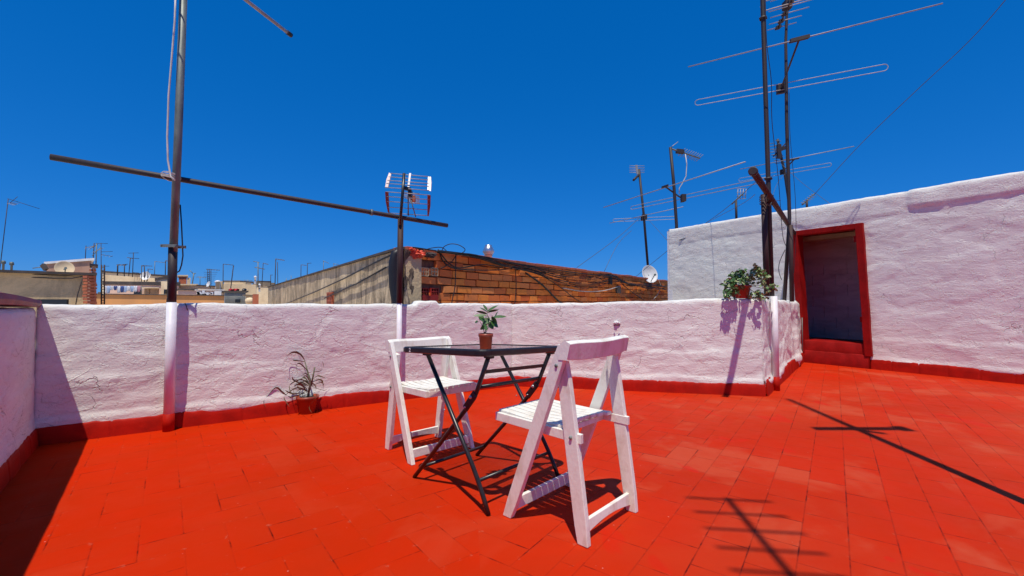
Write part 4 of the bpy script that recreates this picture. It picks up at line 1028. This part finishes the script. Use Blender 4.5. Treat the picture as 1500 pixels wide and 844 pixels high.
for k in range(11):
    x0 = 152+4.9*k; wd = 5.2; hh = rl.uniform(5.5, 10.5); vs = []
    for i in range(9):
        for j in range(7):
            vs.append(at(x0+wd*i/8*(1-.04*j), 419.3+hh*j/6+.5*math.sin(i*1.3+k), 28.95-.02*(k % 2)+.06*math.sin(i*1.8+k+j*.2)*(j/6)))
    o = MB().add(vs, [(i*7+j, (i+1)*7+j, (i+1)*7+j+1, i*7+j+1) for i in range(8) for j in range(6)], True).build('laundry', M[cm[k]])
    m_ = o.modifiers.new('s', 'SOLIDIFY'); m_.thickness = .01; tag(o, cn[k], 'laundry', 'washing hung on the line')
# far antennas
def far_ant(px, yb, pt, yt, Y, label, booms=(), r=1.0, mat='galv', lattice=False):
    t = thing('rooftop_antenna', label, 'antenna', at(px, yb, Y), 'antennas on the distant roofs'); k = Y/FPX
    MB().tube([at(px, yb+3, Y), at(pt, yt, Y)], .55*k*r, 6).build('mast', M[mat], t)
    for (x0, y0, x1, y1, ne, el) in booms:
        a, c = at(x0, y0, Y), at(x1, y1, Y+.4*k*abs(x1-x0)); b = MB(); b.tube([a, c], .38*k*r, 5); b.build('boom', M[mat], t)
        if ne:
            b = MB()
            for i in range(ne):
                p = a.lerp(c, (i+.5)/ne); b.tube([p-V((0, el*k*.9, el*k*.45)), p+V((0, el*k*.9, el*k*.45))], .22*k*r, 5)
            b.build('element', M['alu'], t)
    if lattice:
        b = MB()
        for i in range(7): b.tube([at(px-3, yb-i*3, Y), at(px+3, yb-i*3-2, Y)], .3*k, 5); b.tube([at(px-8+i*.3, yb-19+i*2.8, Y), at(px+12-i*1.2, yb-19+i*2.8, Y)], .2*k, 5)
        b.tube([at(px-2.5, yb, Y), at(px-2.5, yt, Y)], .4*k, 5); b.tube([at(px+2.5, yb, Y), at(px+2.5, yt, Y)], .4*k, 5); b.build('lattice', M['dark'], t)
    return t
far_ant(-1, 398, 12, 292, 13, 'tall leaning mast at the left edge with a long drooping antenna', [(11, 291, 58, 306, 0, 0), (14, 297, 24, 300, 5, 5), (14, 298, 26, 288, 0, 0)], .9, 'dark')
far_ant(124.5, 385, 126, 360, 12.6, 'short mast with white grids at the left of the hut antennas', [(126, 363, 140, 360, 5, 4)], .9, 'dark')
far_ant(136, 385, 138, 356, 12.5, 'straight dark mast in the middle of the hut antennas', [(131, 365, 143, 358, 4, 5)], 1.0, 'dark')
far_ant(140.5, 388, 141.5, 357, 12.4, 'thick mast with tangled brackets on the hut corner', [(138, 369, 150, 364, 4, 5), (135, 375, 148, 362, 0, 0)], 1.3, 'galv')
far_ant(148.5, 432, 148, 356, 13.0, 'tallest slim mast beside the ladder with three side arms', [(140, 356.5, 158, 357, 0, 0), (148, 369, 165, 368.5, 0, 0), (148, 373, 165, 376, 3, 4), (148, 390, 160, 390, 0, 0)], .8, 'dark')
far_ant(172, 401, 172.5, 388, 40, 'short double pole on the left half of the cream building', [(171, 388, 185, 388.5, 3, 3)], 1.6, 'dark')
far_ant(182, 402, 182.5, 387, 40, 'second short pole joined to the double pole', [(180, 388, 187, 387, 0, 0)], 1.1, 'dark')
far_ant(188.5, 402, 191, 378, 41, 'slightly leaning mast on the cream building', [(186, 377, 195, 379, 3, 2)], .9, 'dark')
far_ant(194, 403, 195.5, 370, 41, 'tallest mast on the cream building with a wide top rod', [(188, 371, 203, 370.5, 0, 0), (190, 378, 204, 379, 0, 0), (194, 399, 204, 400, 0, 0)], .9, 'dark')
far_ant(207, 430, 207.5, 389, 36, 'long pole falling to the terrace right of the washing line', [(207, 389, 223, 390, 4, 2)], .9, 'dark')
far_ant(211.5, 410, 211.5, 389, 40, 'pole with a short T-shaped head left of the white dish', [(208, 390, 216, 389.5, 0, 0)], 1.1, 'dark')
far_ant(216, 409, 217, 394, 40, 'short pole just behind the white dish', [(216, 394, 224, 395, 2, 2)], .9, 'dark')
far_ant(226, 408, 227, 383, 42, 'pale pole carrying the end of a long horizontal boom', [(226, 383, 243, 385, 4, 2)], .8, 'galv')
far_ant(242, 410, 242.5, 382, 42, 'dark pole left of the first post with a flag-like head', [(242, 382, 250, 383, 3, 2)], 1.1, 'dark')
far_ant(281, 418, 284, 400, 36, 'forked Y-shaped antenna right of the orange brick box', [(278, 396, 284, 402, 0, 0), (284, 402, 287, 400, 0, 0)], 1.3, 'galv')
far_ant(293, 418, 293, 405, 50, 'faint low antenna with a wide rod right of the forked one', [(288, 406, 302, 406.5, 4, 3)], .9, 'galv')
far_ant(306.5, 418, 306.5, 394, 34, 'dense lattice antenna tower above the beige roofs', [(302, 394.5, 322, 396, 5, 2)], 1.0, 'dark', True)
far_ant(326.5, 430, 327, 387, 30, 'square-headed pole rising from the pink terrace', [(327, 387, 342, 388.5, 3, 1.5)], 1.0, 'dark')
far_ant(336, 436, 342, 389, 28, 'leaning pole with a thick head above the metal shed', [(340.5, 398, 342.5, 389, 0, 0)], 1.1, 'dark')
far_ant(363, 416, 363, 410, 55, 'tiny wide antenna on the beige roofs', [(357, 410.5, 370, 411.5, 3, 1.5)], .8, 'galv')
far_ant(378, 418, 378, 384, 46, 'thick pole with two cross rods near the streaked flank', [(371, 383, 380, 384.5, 0, 0), (373, 391.5, 388, 394.5, 3, 2)], 1.4, 'galv')
far_ant(383.5, 418, 385.5, 386, 44, 'thin pole with a forward pointing head beside the thick pole', [(385, 385.5, 393, 387.5, 4, 2)], .9, 'dark')
far_ant(396.5, 422, 396.5, 403, 36, 'short pole with a bent tip at the end of the flank', [(396, 403, 399.5, 403, 0, 0)], .9, 'dark')
far_ant(402.5, 425, 404, 379, 30, 'tall dark twin pole with a long arm left of the flank', [(403.5, 379.5, 417, 381.5, 6, 2), (407, 425, 406.5, 384, 0, 0)], 1.2, 'dark')
far_ant(419, 425, 419.5, 408, 60, 'tiny pole just showing over the low end of the flank', [(417, 411, 422, 411, 0, 0)], .7, 'galv')
far_ant(426, 420, 426.5, 404, 60, 'tiny spiked pole over the low end of the flank', [(424, 411, 431, 409.5, 3, 2)], .8, 'galv')
far_ant(440.5, 420, 441, 388, 30, 'left pole of the pair over the middle of the flank', [(441, 388, 449, 389, 4, 1.5)], .9, 'dark')
far_ant(449.5, 415, 450.5, 385.5, 31, 'right pole of the pair over the middle of the flank', [(450, 386, 456, 385.5, 0, 0)], .9, 'dark')
far_ant(473.5, 412, 474, 382, 36, 'faint pole with a drooping arm above the flank', [(473, 382, 482, 386, 4, 1.5)], .8, 'galv')
far_ant(488.5, 405, 489, 386, 38, 'faint short pole rightmost above the flank', [(488, 386.5, 496, 387.5, 3, 1.5)], .8, 'galv')
# distant blocks, far beyond
rd = random.Random(5)
for k in range(14):
    x0 = -120+45*k+rd.uniform(-10, 10); Y = rd.uniform(90, 170); w_ = rd.uniform(30, 60); yt = rd.uniform(424, 432)
    if x0+w_ > 560: break
    names = ['far left', 'second far', 'third far']
    block('apartment_block', 'distant low apartment block far behind the roofs', 'building', x0, Y, x0+w_, Y+4, yt, yt, 20, rd.choice(['cream', 'beige', 'pinkish']), 'greyroof', .5, 'distant apartment blocks')

# ------------------------------------------------------------------ chairs
def chair(O, ang, W, D, label, top=0.0):
    f = V((math.cos(ang), math.sin(ang), 0)); s = V((math.sin(ang), -math.cos(ang), 0)); Z = V((0, 0, 1))
    def Q(ff, ss, h): return O+f*ff+s*ss+Z*h
    c = thing('folding_chair', label, 'chair', Q(D/2, W/2, 0), 'white wooden folding chairs')
    def leg(f0, h0, f1, h1, ss, wd=.027, th=.0135):
        d = (Q(f1, ss, h1)-Q(f0, ss, h0)).normalized(); nn_ = d.cross(s).normalized(); b = MB(); n = 10; vs = []
        for i in range(n+1):
            t = i/n; p = Q(f0, ss, h0).lerp(Q(f1, ss, h1), t); ww_ = wd*(1.0+.10*math.sin(math.pi*t))
            if t < .06 or t > .96: ww_ *= .86
            cut = V((0, 0, 0))
            for a, e in ((-1, -1), (1, -1), (1, 1), (-1, 1)):
                v = p+nn_*ww_*a+s*th*e
                if i == 0: v = v+d*((0.001-v.z)/d.z)
                vs.append(v)
        b.add(vs, [(i*4+k, i*4+(k+1) % 4, i*4+4+(k+1) % 4, i*4+4+k) for i in range(n) for k in range(4)]+[(3, 2, 1, 0), (n*4, n*4+1, n*4+2, n*4+3)])
        return b.build('leg', M['wood'], c, .003)
    for ss in (-.004, W+.004): leg(D, 0, .075, .815-top, ss)
    for ss in (.028, W-.028): leg(.0, 0, .105, .745-top, ss, .029)
    # curved backrest
    b = MB(); n = 14; vs = []
    for i in range(n+1):
        t = i/n; ss = -.02+(W+.04)*t; cv = .022*math.sin(math.pi*t); ends = .010*abs(2*t-1)**4; low = -.012*math.sin(math.pi*t)
        for (fo, hh) in ((.092-cv, .750+ends), (.084-cv, .832-ends+low), (.062-cv, .846-ends+low), (.036-cv, .836-ends+low), (.052-cv, .750+ends)):
            vs.append(Q(fo, ss, hh-top))
    b.add(vs, [(i*5+k, (i+1)*5+k, (i+1)*5+(k+1) % 5, i*5+(k+1) % 5) for i in range(n) for k in range(5)]+[(4, 3, 2, 1, 0), (n*5, n*5+1, n*5+2, n*5+3, n*5+4)])
    b.build('backrest', M['wood'], c, .003)
    # seat
    b = MB(); ns = 8; s0, s1 = .045, W-.045; wd = (s1-s0)/ns
    for i in range(ns):
        u = (i+.5)/ns*2-1; rear = .085+.050*(1-u*u); sm = s0+wd*(i+.5); pts = 5; vs = []
        for k in range(pts+1):
            t = k/pts; ff = rear+(D+.115-rear)*t; dip = -.010*math.sin(math.pi*min(1, t*1.1)); hh = .456+dip+.006*t
            for a, e in ((-1, -1), (1, -1), (1, 1), (-1, 1)): vs.append(Q(ff, sm+a*(wd/2-.0036), hh+e*.008))
        b.add(vs, [(k*4+q_, k*4+(q_+1) % 4, k*4+4+(q_+1) % 4, k*4+4+q_) for k in range(pts) for q_ in range(4)]+[(3, 2, 1, 0), (pts*4, pts*4+1, pts*4+2, pts*4+3)])
    st_ = b.build('seat', M['wood'], c, .0015)
    b = MB()
    for ss in (.034, W-.034): b.bar(Q(.012, ss, .428), Q(D+.115, ss, .440), s*.010, Z*.020)
    b.bar(Q(D+.107, .045, .436), Q(D+.107, W-.045, .436), f*.009, Z*.018); b.bar(Q(D-.06, .045, .428), Q(D-.06, W-.045, .428), f*.018, Z*.009); b.bar(Q(.16, .045, .424), Q(.16, W-.045, .424), f*.016, Z*.012)
    b.build('seat_frame', M['wood'], c, .002)
    for ss, o in ((.034-.012, -1), (W-.034+.012, 1)):
        MB().lathe(Q(.055, ss+o*.010, .430), [(.0075, 0), (.0075, .004), (.004, .006), (0, .006)], 10, s*o).build('bolt', M['galv'], c)
    for ss, o in ((-.018, -1), (W+.018, 1)):
        MB().lathe(Q(.106, ss, .73-top), [(.0075, 0), (.0075, .004), (.004, .006), (0, .006)], 10, s*o).build('bolt', M['galv'], c)
    # stretchers; the rear one is arched below
    b = MB(); n = 12; vs = []
    for i in range(n+1):
        t = i/n; ss = .036+(W-.072)*t; ar = .022*math.sin(math.pi*t)
        for (fo, hh) in ((.004, .030+ar), (.022, .030+ar), (.026, .086), (.008, .086)): vs.append(Q(fo, ss, hh))
    b.add(vs, [(i*4+k, (i+1)*4+k, (i+1)*4+(k+1) % 4, i*4+(k+1) % 4) for i in range(n) for k in range(4)])
    b.build('stretcher', M['wood'], c, .002)
    b = MB(); fr_ = D*(1-.10); b.bar(Q(fr_+.02, .008, .058), Q(fr_+.02, W-.008, .058), f*.010, Z*.026); b.build('stretcher', M['wood'], c, .002)
    return c
chA = G(848, 803); chair(V((chA.x+.006, chA.y+.0, 0)), R(137), .465, .40, 'white folding wooden chair in front at the right of the table, seen from behind')
chB = G(646, 639); chair(V((chB.x, chB.y, 0)), R(-47), .455, .36, 'white folding wooden chair on the far left side of the table by the parapet', .088)

# ------------------------------------------------------------------ table
TH = .752; TC = V((-.158, 2.51, 0)); TA = R(48)
tu = V((math.cos(TA), math.sin(TA), 0)); tv = V((-math.sin(TA), math.cos(TA), 0))
def TQ(u, v, h): return TC+tu*u+tv*v+V((0, 0, h-(.044*(u+v)*h/.745)))
tb = thing('folding_table', 'black metal folding table with a smoked glass top and rounded corners', 'table', TC)
def rrect(hw, r, h, n=6):
    out = []
    for (sx, sy, a0) in ((1, 1, 0), (-1, 1, 90), (-1, -1, 180), (1, -1, 270)):
        for k in range(n+1):
            a = R(a0+90*k/n); out.append(TQ(sx*(hw-r)+r*math.cos(a), sy*(hw-r)+r*math.sin(a), h))
    return out
HW = .335
rings = [rrect(HW-.038, .045, TH+.001), rrect(HW-.006, .06, TH+.001), rrect(HW, .062, TH-.006), rrect(HW, .062, TH-.026), rrect(HW-.006, .058, TH-.031), rrect(HW-.036, .045, TH-.031)]
n = len(rings[0]); vs = [v for r_ in rings for v in r_]
b = MB().add(vs, [(i*n+k, i*n+(k+1) % n, ((i+1) % 6)*n+(k+1) % n, ((i+1) % 6)*n+k) for i in range(6) for k in range(n)], False); tfr = b.build('top_frame', M['black'], tb)
g1 = rrect(HW-.037, .045, TH-.002); g2 = rrect(HW-.037, .045, TH-.007); n = len(g1)
MB().add(g1+g2, [list(range(n)), [2*n-1-k for k in range(n)]]+[(k, n+k, n+(k+1) % n, (k+1) % n) for k in range(n)]).build('glass_top', M['glass'], tb)
# the number on the edge
edge = TQ(-HW-.0015, .23, TH-.016)
cu = bpy.data.curves.new('number', 'FONT'); cu.body = '2'; cu.size = .030; cu.extrude = .0006; cu.align_x = 'CENTER'; cu.align_y = 'CENTER'; cu.offset = .0007
no = bpy.data.objects.new('number_curve', cu); C.objects.link(no)
me_ = bpy.data.meshes.new_from_object(no.evaluated_get(bpy.context.evaluated_depsgraph_get())); bpy.data.objects.remove(no); me_.name = 'number'
me_.materials.clear(); me_.materials.append(M['white']); no = bpy.data.objects.new('number', me_); C.objects.link(no); no.parent = tfr
no.location = edge-TC; zdir = -tu; xdir = -tv; ydir = V((0, 0, 1))
no.rotation_euler = Matrix((xdir, ydir, zdir)).transposed().to_euler()
def tleg(u, pts, r=.0115): return MB().tube([TQ(u, v, h) for v, h in pts], r, 12).build('leg', M['black'], tb)
for u in (-.262, .300): tleg(u, [(-.300, .004), (-.265, .075), (-.222, .150), (-.19, .20), (.175, TH-.03)])
for u in (-.225, .265): tleg(u, [(.335, .004), (.10, .245), (-.13, .478), (-.160, .510), (-.185, .555), (-.265, TH-.03)])
def cross(u0, u1, v, h, r): MB().tube([TQ(u0, v, h), TQ(u1, v, h)], r, 10).build('crossbar', M['black'], tb)
cross(-.262, .300, -.228, .138, .009); cross(-.225, .265, .262, .080, .009); cross(-.225, .265, -.188, .565, .010)
b = MB(); b.bar(TQ(-.225, -.222, .64), TQ(.265, -.222, .64), tv*.004, (0, 0, .009)); b.build('crossbar', M['black'], tb)
for u in (-.235, .255):
    b = MB(); b.bar(TQ(u, -.105, .452), TQ(u, -.178, .535), tu*.006, (tv*.7+V((0, 0, .7)))*.019); lk = b.build('lock_plate', M['black'], tb, .004)
    MB().lathe(TQ(u-.006, -.150, .515), [(.0, -.006), (.009, -.004), (.010, 0)], 12, tu).build('rivet', M['metal'], lk)
    MB().lathe(TQ(u-.006, -.110, .462), [(.0, -.005), (.004, -.003), (.005, 0)], 10, tu).build('rivet', M['metal'], lk)
for u in (-.262, .300): MB().lathe(TQ(u-.012, .010, .448-.01), [(.0, -.005), (.004, -.003), (.005, 0)], 10, tu).build('rivet', M['alu'], tb)
b = MB()
for u in (-.262, .300): b.box(TQ(u, .175, TH-.036), tu*.014, tv*.022, (0, 0, .008))
for u in (-.225, .265): b.box(TQ(u, -.265, TH-.036), tu*.014, tv*.022, (0, 0, .008))
b.split('hinge_block', M['black'], tb)

# ------------------------------------------------------------------ plants
def pot(p, r0, r1, h, parent, rim=.008):
    po = MB().lathe(p, [(0, 0), (r0, 0), (r1*.96, h*.82), (r1*1.06, h*.82), (r1*1.08, h), (r1*.97, h), (r1*.93, h*.86), (0, h*.86)], 26).build('pot', M['pot'], parent)
    MB().lathe(p, [(r1*.92, h*.88), (r1*.5, h*.90), (0, h*.90)], 18).build('soil', M['soil'], po)
def leaf(mb, base, dirv, L, W, droop=.3, fold=.1, n=6, roll=0.0):
    d = V(dirv).normalized(); side = d.cross(V((0, 0, 1)))
    if side.length < .1: side = V((1, 0, 0))
    side.normalize(); side = Matrix.Rotation(roll, 3, d) @ side; pts = []; wid = []
    for i in range(n+1):
        t = i/n; p = V(base)+d*L*t+V((0, 0, -droop*L*t*t)); pts.append(p); wid.append(W*.5*math.sin(math.pi*min(1, t*.92+.06))**.8+.0004)
    mb.ribbon(pts, wid, side)
# plant on the table
pt = TQ(0, 0, 0); dd = ray(711.5, 513); pp = V((0, 0, 1))+dd*((TH+.001-1)/dd.z)
pl = thing('potted_plant', 'small leafy seedling in a terracotta pot standing on the glass table', 'plant', pp)
pot(pp, .029, .036, .086, pl)
rp = random.Random(7); kx = pp.y/FPX
def tp(px, py, dy=0): return at(px, py, pp.y+dy)
b = MB(); lf = MB(); base = pp+V((0, 0, .075))
crown = [(714, 455, 0), (707, 466, .02), (719, 470, -.02), (712, 462, .03), (704, 472, 0), (722, 462, .02)]
for (cx_, cy_, dy) in crown:
    c0 = tp(cx_, cy_, dy); b.tube([base+V((rp.uniform(-.012, .012), rp.uniform(-.01, .01), 0)), base.lerp(c0, .5)+V((rp.uniform(-.004, .004), 0, .01)), c0], .0016, 5)
b.build('stem', M['stem'], pl)
for (x0, y0, x1, y1, wd) in [(714, 455, 708, 447, 3.0), (714, 456, 727, 448, 3.4), (714, 457, 704, 451, 3.0), (714, 458, 729, 453, 3), (714, 460, 700, 456, 5), (712, 462, 697, 462, 4), (722, 465, 739, 463, 4), (724, 466, 729, 457, 7), (704, 468, 699, 474, 5), (709, 470, 702, 463, 6), (712, 468, 709, 478, 8), (718, 470, 714, 462, 7), (719, 470, 727, 477, 8), (716, 473, 721, 480, 8), (720, 464, 726, 472, 8), (707, 475, 713, 482, 5), (710, 478, 705, 482, 5), (703, 465, 707, 471, 7), (718, 466, 712, 474, 7), (714, 474, 710, 466, 8), (721, 474, 716, 467, 7), (700, 470, 697, 473, 4)]:
    dy = rp.uniform(-.03, .03); a, c = tp(x0, y0, dy), tp(x1, y1, dy+rp.uniform(-.025, .025)); leaf(lf, a, c-a+V((0, rp.uniform(-.01, .01), .004)), (c-a).length*1.2, wd*kx*1.25, .12, roll=rp.choice((-1, 1))*rp.uniform(.4, 1.2))
lf.build('foliage', M['leaf'], pl)
# spidery plant on the floor
fp = G(450, 605); fp.z = 0.0; fl_ = thing('potted_plant', 'straggly spidery plant in a terracotta pot on the floor by the parapet', 'plant', fp)
pot(fp, .066, .090, .155, fl_)
def fpn(px, py, dy=0): return at(px, py, fp.y+dy)
b = MB(); b.tube([fp+V((0, 0, .12)), fpn(455, 560), fpn(450, 543), fpn(446, 527, .02)], [.012, .010, .007, .003], 8); b.tube([fpn(456, 565), fpn(461, 538)], [.008, .006], 7); b.build('stem', M['stem'], fl_)
lf = MB()
def arch(pts, wd, dys=0.0):
    P_ = [fpn(x, y, dys*i) for i, (x, y) in enumerate(pts)]; out = []; n = len(P_)
    for i in range(n-1):
        a = P_[max(i-1, 0)]; b0 = P_[i]; c0 = P_[i+1]; d0 = P_[min(i+2, n-1)]
        for k in range(4):
            t = k/4; out.append(.5*((2*b0)+(c0-a)*t+(2*a-5*b0+4*c0-d0)*t*t+(3*b0-a-3*c0+d0)*t**3))
    out.append(P_[-1]); m_ = len(out)
    sd = V((.5, -.25, .8)).normalized()
    lf.ribbon(out, [wd*.5*max(.12, math.sin(math.pi*(.12+.86*i/(m_-1)))) for i in range(m_)], sd)
for pts, wd, dz in [([(446, 527), (440, 519), (430, 516), (421, 521), (419, 530)], .020, -.02), ([(447, 529), (437, 517), (425, 517), (418, 526), (421, 534)], .014, .02), ([(446, 530), (432, 528), (420, 528), (408, 533)], .014, .0), ([(452, 545), (440, 533), (434, 535), (436, 547)], .014, -.03), ([(445, 525), (430, 512), (418, 514), (416, 519)], .010, .02),
                    ([(460, 545), (470, 543), (474, 536), (472, 529)], .012, .0), ([(461, 540), (466, 528), (472, 520), (474, 522)], .007, .02), ([(455, 560), (464, 551), (471, 552), (477, 554)], .016, -.03), ([(455, 562), (466, 556), (473, 560), (470, 571), (465, 575)], .016, .0), ([(456, 566), (470, 560), (474, 564), (473, 572)], .012, .03), ([(456, 566), (475, 572), (482, 566), (484, 562)], .006, .02),
                    ([(452, 563), (442, 556), (430, 560), (424, 565), (426, 575), (433, 581)], .018, -.02), ([(452, 565), (440, 560), (436, 566), (442, 574)], .018, .0), ([(450, 566), (432, 558), (428, 553), (430, 548)], .016, -.03), ([(450, 570), (438, 562), (426, 570), (420, 577), (412, 574)], .014, .0), ([(450, 572), (436, 568), (424, 574), (416, 582), (420, 590), (424, 596)], .018, -.03),
                    ([(446, 575), (430, 577), (418, 573), (405, 570), (396, 578), (388, 590)], .016, -.02), ([(446, 576), (425, 582), (414, 575), (404, 568), (392, 580), (386, 588), (389, 596)], .020, -.03), ([(448, 572), (436, 580), (424, 577), (410, 573)], .018, .02), ([(456, 578), (462, 584), (455, 592), (453, 598), (457, 605)], .012, -.05), ([(446, 580), (440, 588), (436, 596), (434, 600)], .018, -.02), ([(449, 578), (438, 584), (431, 594), (428, 604)], .014, -.01),
                    ([(452, 560), (446, 553), (440, 557), (438, 566)], .018, .02), ([(454, 560), (449, 551), (443, 552)], .014, -.02), ([(455, 565), (447, 558), (441, 563), (444, 575)], .02, .03), ([(452, 568), (458, 562), (463, 568), (461, 576)], .014, .0), ([(453, 552), (447, 547), (441, 551)], .012, -.02), ([(449, 575), (444, 566), (436, 563), (430, 570), (432, 580)], .020, -.04), ([(452, 574), (441, 570), (433, 576), (430, 586)], .016, -.05)]:
    arch(pts, wd, dz)
lf.build('foliage', M['leafdry'], fl_)
# plant on the parapet end
sW = s_on(CORNER, dR, 1088); wp = CORNER+dR*sW-nR*.07; wz = at(1088, 435.5, wp.y).z; wp.z = .975+(1.045-.975)*sW/(ELBOW-CORNER).length+.004
wpl = thing('potted_plant', 'bushy variegated trailing plant in a terracotta pot on the end of the parapet', 'plant', wp)
pot(wp, .075, .100, .145, wpl)
lf = MB(); b = MB(); rq = random.Random(9)
def wpt(px, py, dy=0): return at(px, py, wp.y+dy)
clumps = [(1068, 418, 9, 60, 0), (1075, 407, 9, 60, .0), (1086, 402, 9, 55, 0), (1096, 410, 10, 60, -.03), (1107, 400, 8, 60, 0), (1107, 391, 4, 16, 0), (1117, 403, 7, 44, 0), (1066, 430, 7, 34, -.08), (1075, 427, 8, 34, -.12), (1116, 414, 5, 18, -.05), (1111, 431, 6, 26, -.14), (1118, 436, 4, 12, -.14), (1133, 420, 4, 18, -.02), (1124, 424, 4, 10, -.05), (1101, 434, 4, 10, -.1), (1086, 415, 8, 30, -.08)]
lv = MB()
for (cx_, cy_, rad, cnt, dy) in clumps:
    b.tube([wp+V((0, 0, .13)), wp.lerp(wpt(cx_, cy_, dy), .5)+V((0, 0, .08)), wpt(cx_, cy_, dy)], .003, 5)
    for k in range(int(cnt*1.35)):
        a = rq.uniform(0, 6.28); rr2 = rad*math.sqrt(rq.random()); p = wpt(cx_+rr2*math.cos(a), cy_+rr2*math.sin(a), dy+rq.uniform(-.07, .07))
        dv = V((rq.uniform(-1, 1), rq.uniform(-1, .6), rq.uniform(-.5, .7))); tgt = lv if (cx_ > 1090 and rq.random() < .75) or rq.random() < .25 else lf
        leaf(tgt, p, dv, rq.uniform(.028, .048), rq.uniform(.022, .036), .25, n=3, roll=rq.uniform(-1.3, 1.3))
lf.build('foliage', M['leaf'], wpl); lv.build('foliage', M['leafvar'], wpl); b.build('stem', M['stem'], wpl)

# ------------------------------------------------------------------ small things on the walls
s_ = s_on(CORNER, dR, 903.5); wv_ = CORNER+dR*s_; zz = at(903.5, 473, wv_.y).z
hk = thing('wall_bracket', 'plastered-over bracket stub sticking out of the parapet above the front chair', 'bracket', wv_+V((0, 0, zz)))
MB().add(*lump(wv_+nR*.005+V((0, 0, zz)), .030, .024, .017, 3, 20, 14, .8, 2.6)).build('plaster_lump', M['white'], hk)
MB().tube([wv_+nR*.03+V((-.03, 0, zz-.028)), wv_+nR*.075+V((-.02, 0, zz-.020)), wv_+nR*.05+V((.03, 0, zz-.022))], .007, 8).build('iron_stub', M['dark'], hk)
b = MB(); sq = s_on(LC, dL, 271); b.tube([LC+dL*sq-nL*.01+V((0, 0, .992)), LC+dL*(sq+.01)+nL*.022+V((0, 0, .975)), LC+dL*(sq+.02)+nL*.018+V((0, 0, .935))], .0035, 5)
tag(b.build('wire_end', M['dark']), 'short dark wire end bent over the long parapet right of the first post', 'wire')
b = MB(); b.tube([ENDS-dS*.30+nS*.05+V((0, 0, .2)), ENDS-dS*.31+nS*.055+V((0, 0, .75))], .008, 6)
tag(b.build('conduit', M['galv']), 'thin grey conduit running up the return wall near the doorway', 'conduit')

# ------------------------------------------------------------------ masts outside the frame whose shadows lie on the floor
def tipbase(p, H): return V((p.x-SUNH.x*H, p.y-SUNH.y*H, 0))
tip = G(1155, 585); B1 = tipbase(tip, 7.2)
m1 = thing('antenna_mast', 'tall mast standing right of the picture whose shadow crosses the floor', 'antenna', B1)
MB().tube([B1, B1+V((0, 0, 4.6)), B1+V((0, 0, 7.2))], [.034, .032, .028], 12).build('mast', M['dark'], m1)
MB().lathe(B1, [(.0, .01), (.13, .01), (.12, .03), (.04, .05)], 16).build('base_plate', M['rust'], m1)
q0 = G(1198, 628); hz_ = (q0.y-B1.y)/SUNH.y
b = MB(); x_ = V((1, -.04, 0)).normalized()
for k in range(5): b.tube([B1+V((-.34, 0, hz_-.10+.05*k)), B1+V((.40, 0, hz_-.10+.05*k))], .009, 6)
b.box(B1+V((.37, 0, hz_)), (.05, 0, 0), (0, .05, 0), (0, 0, .06)); b.tube([B1+V((-.1, .1, hz_-.2)), B1+V((.1, -.2, hz_+.2))], .03, 6)
b.build('grid', M['alu'], m1)
tip2 = G(1067, 732); H2 = 4.2; B2t = tipbase(tip2, H2)
Bm = V((B2t.x-.16, B2t.y-1.25, 0)); m2 = thing('antenna_mast', 'mast behind the camera whose comb-shaped shadow lies on the floor', 'antenna', Bm)
MB().tube([Bm, Bm+V((0, 0, H2+.1))], .024, 12).build('mast', M['galv'], m2)
e0 = V((B2t.x, B2t.y, H2)); e1_ = V((Bm.x, Bm.y-.1, H2))
MB().tube([e0+(e0-e1_).normalized()*.02, e1_], .016, 8).build('boom', M['alu'], m2)
b = MB(); dv = (e1_-e0).normalized(); sd = dv.cross(V((0, 0, 1)))
for k in range(9): c_ = e0+dv*.155*k; b.tube([c_-sd*.21, c_+sd*.21], .010, 6)
b.build('element', M['alu'], m2)
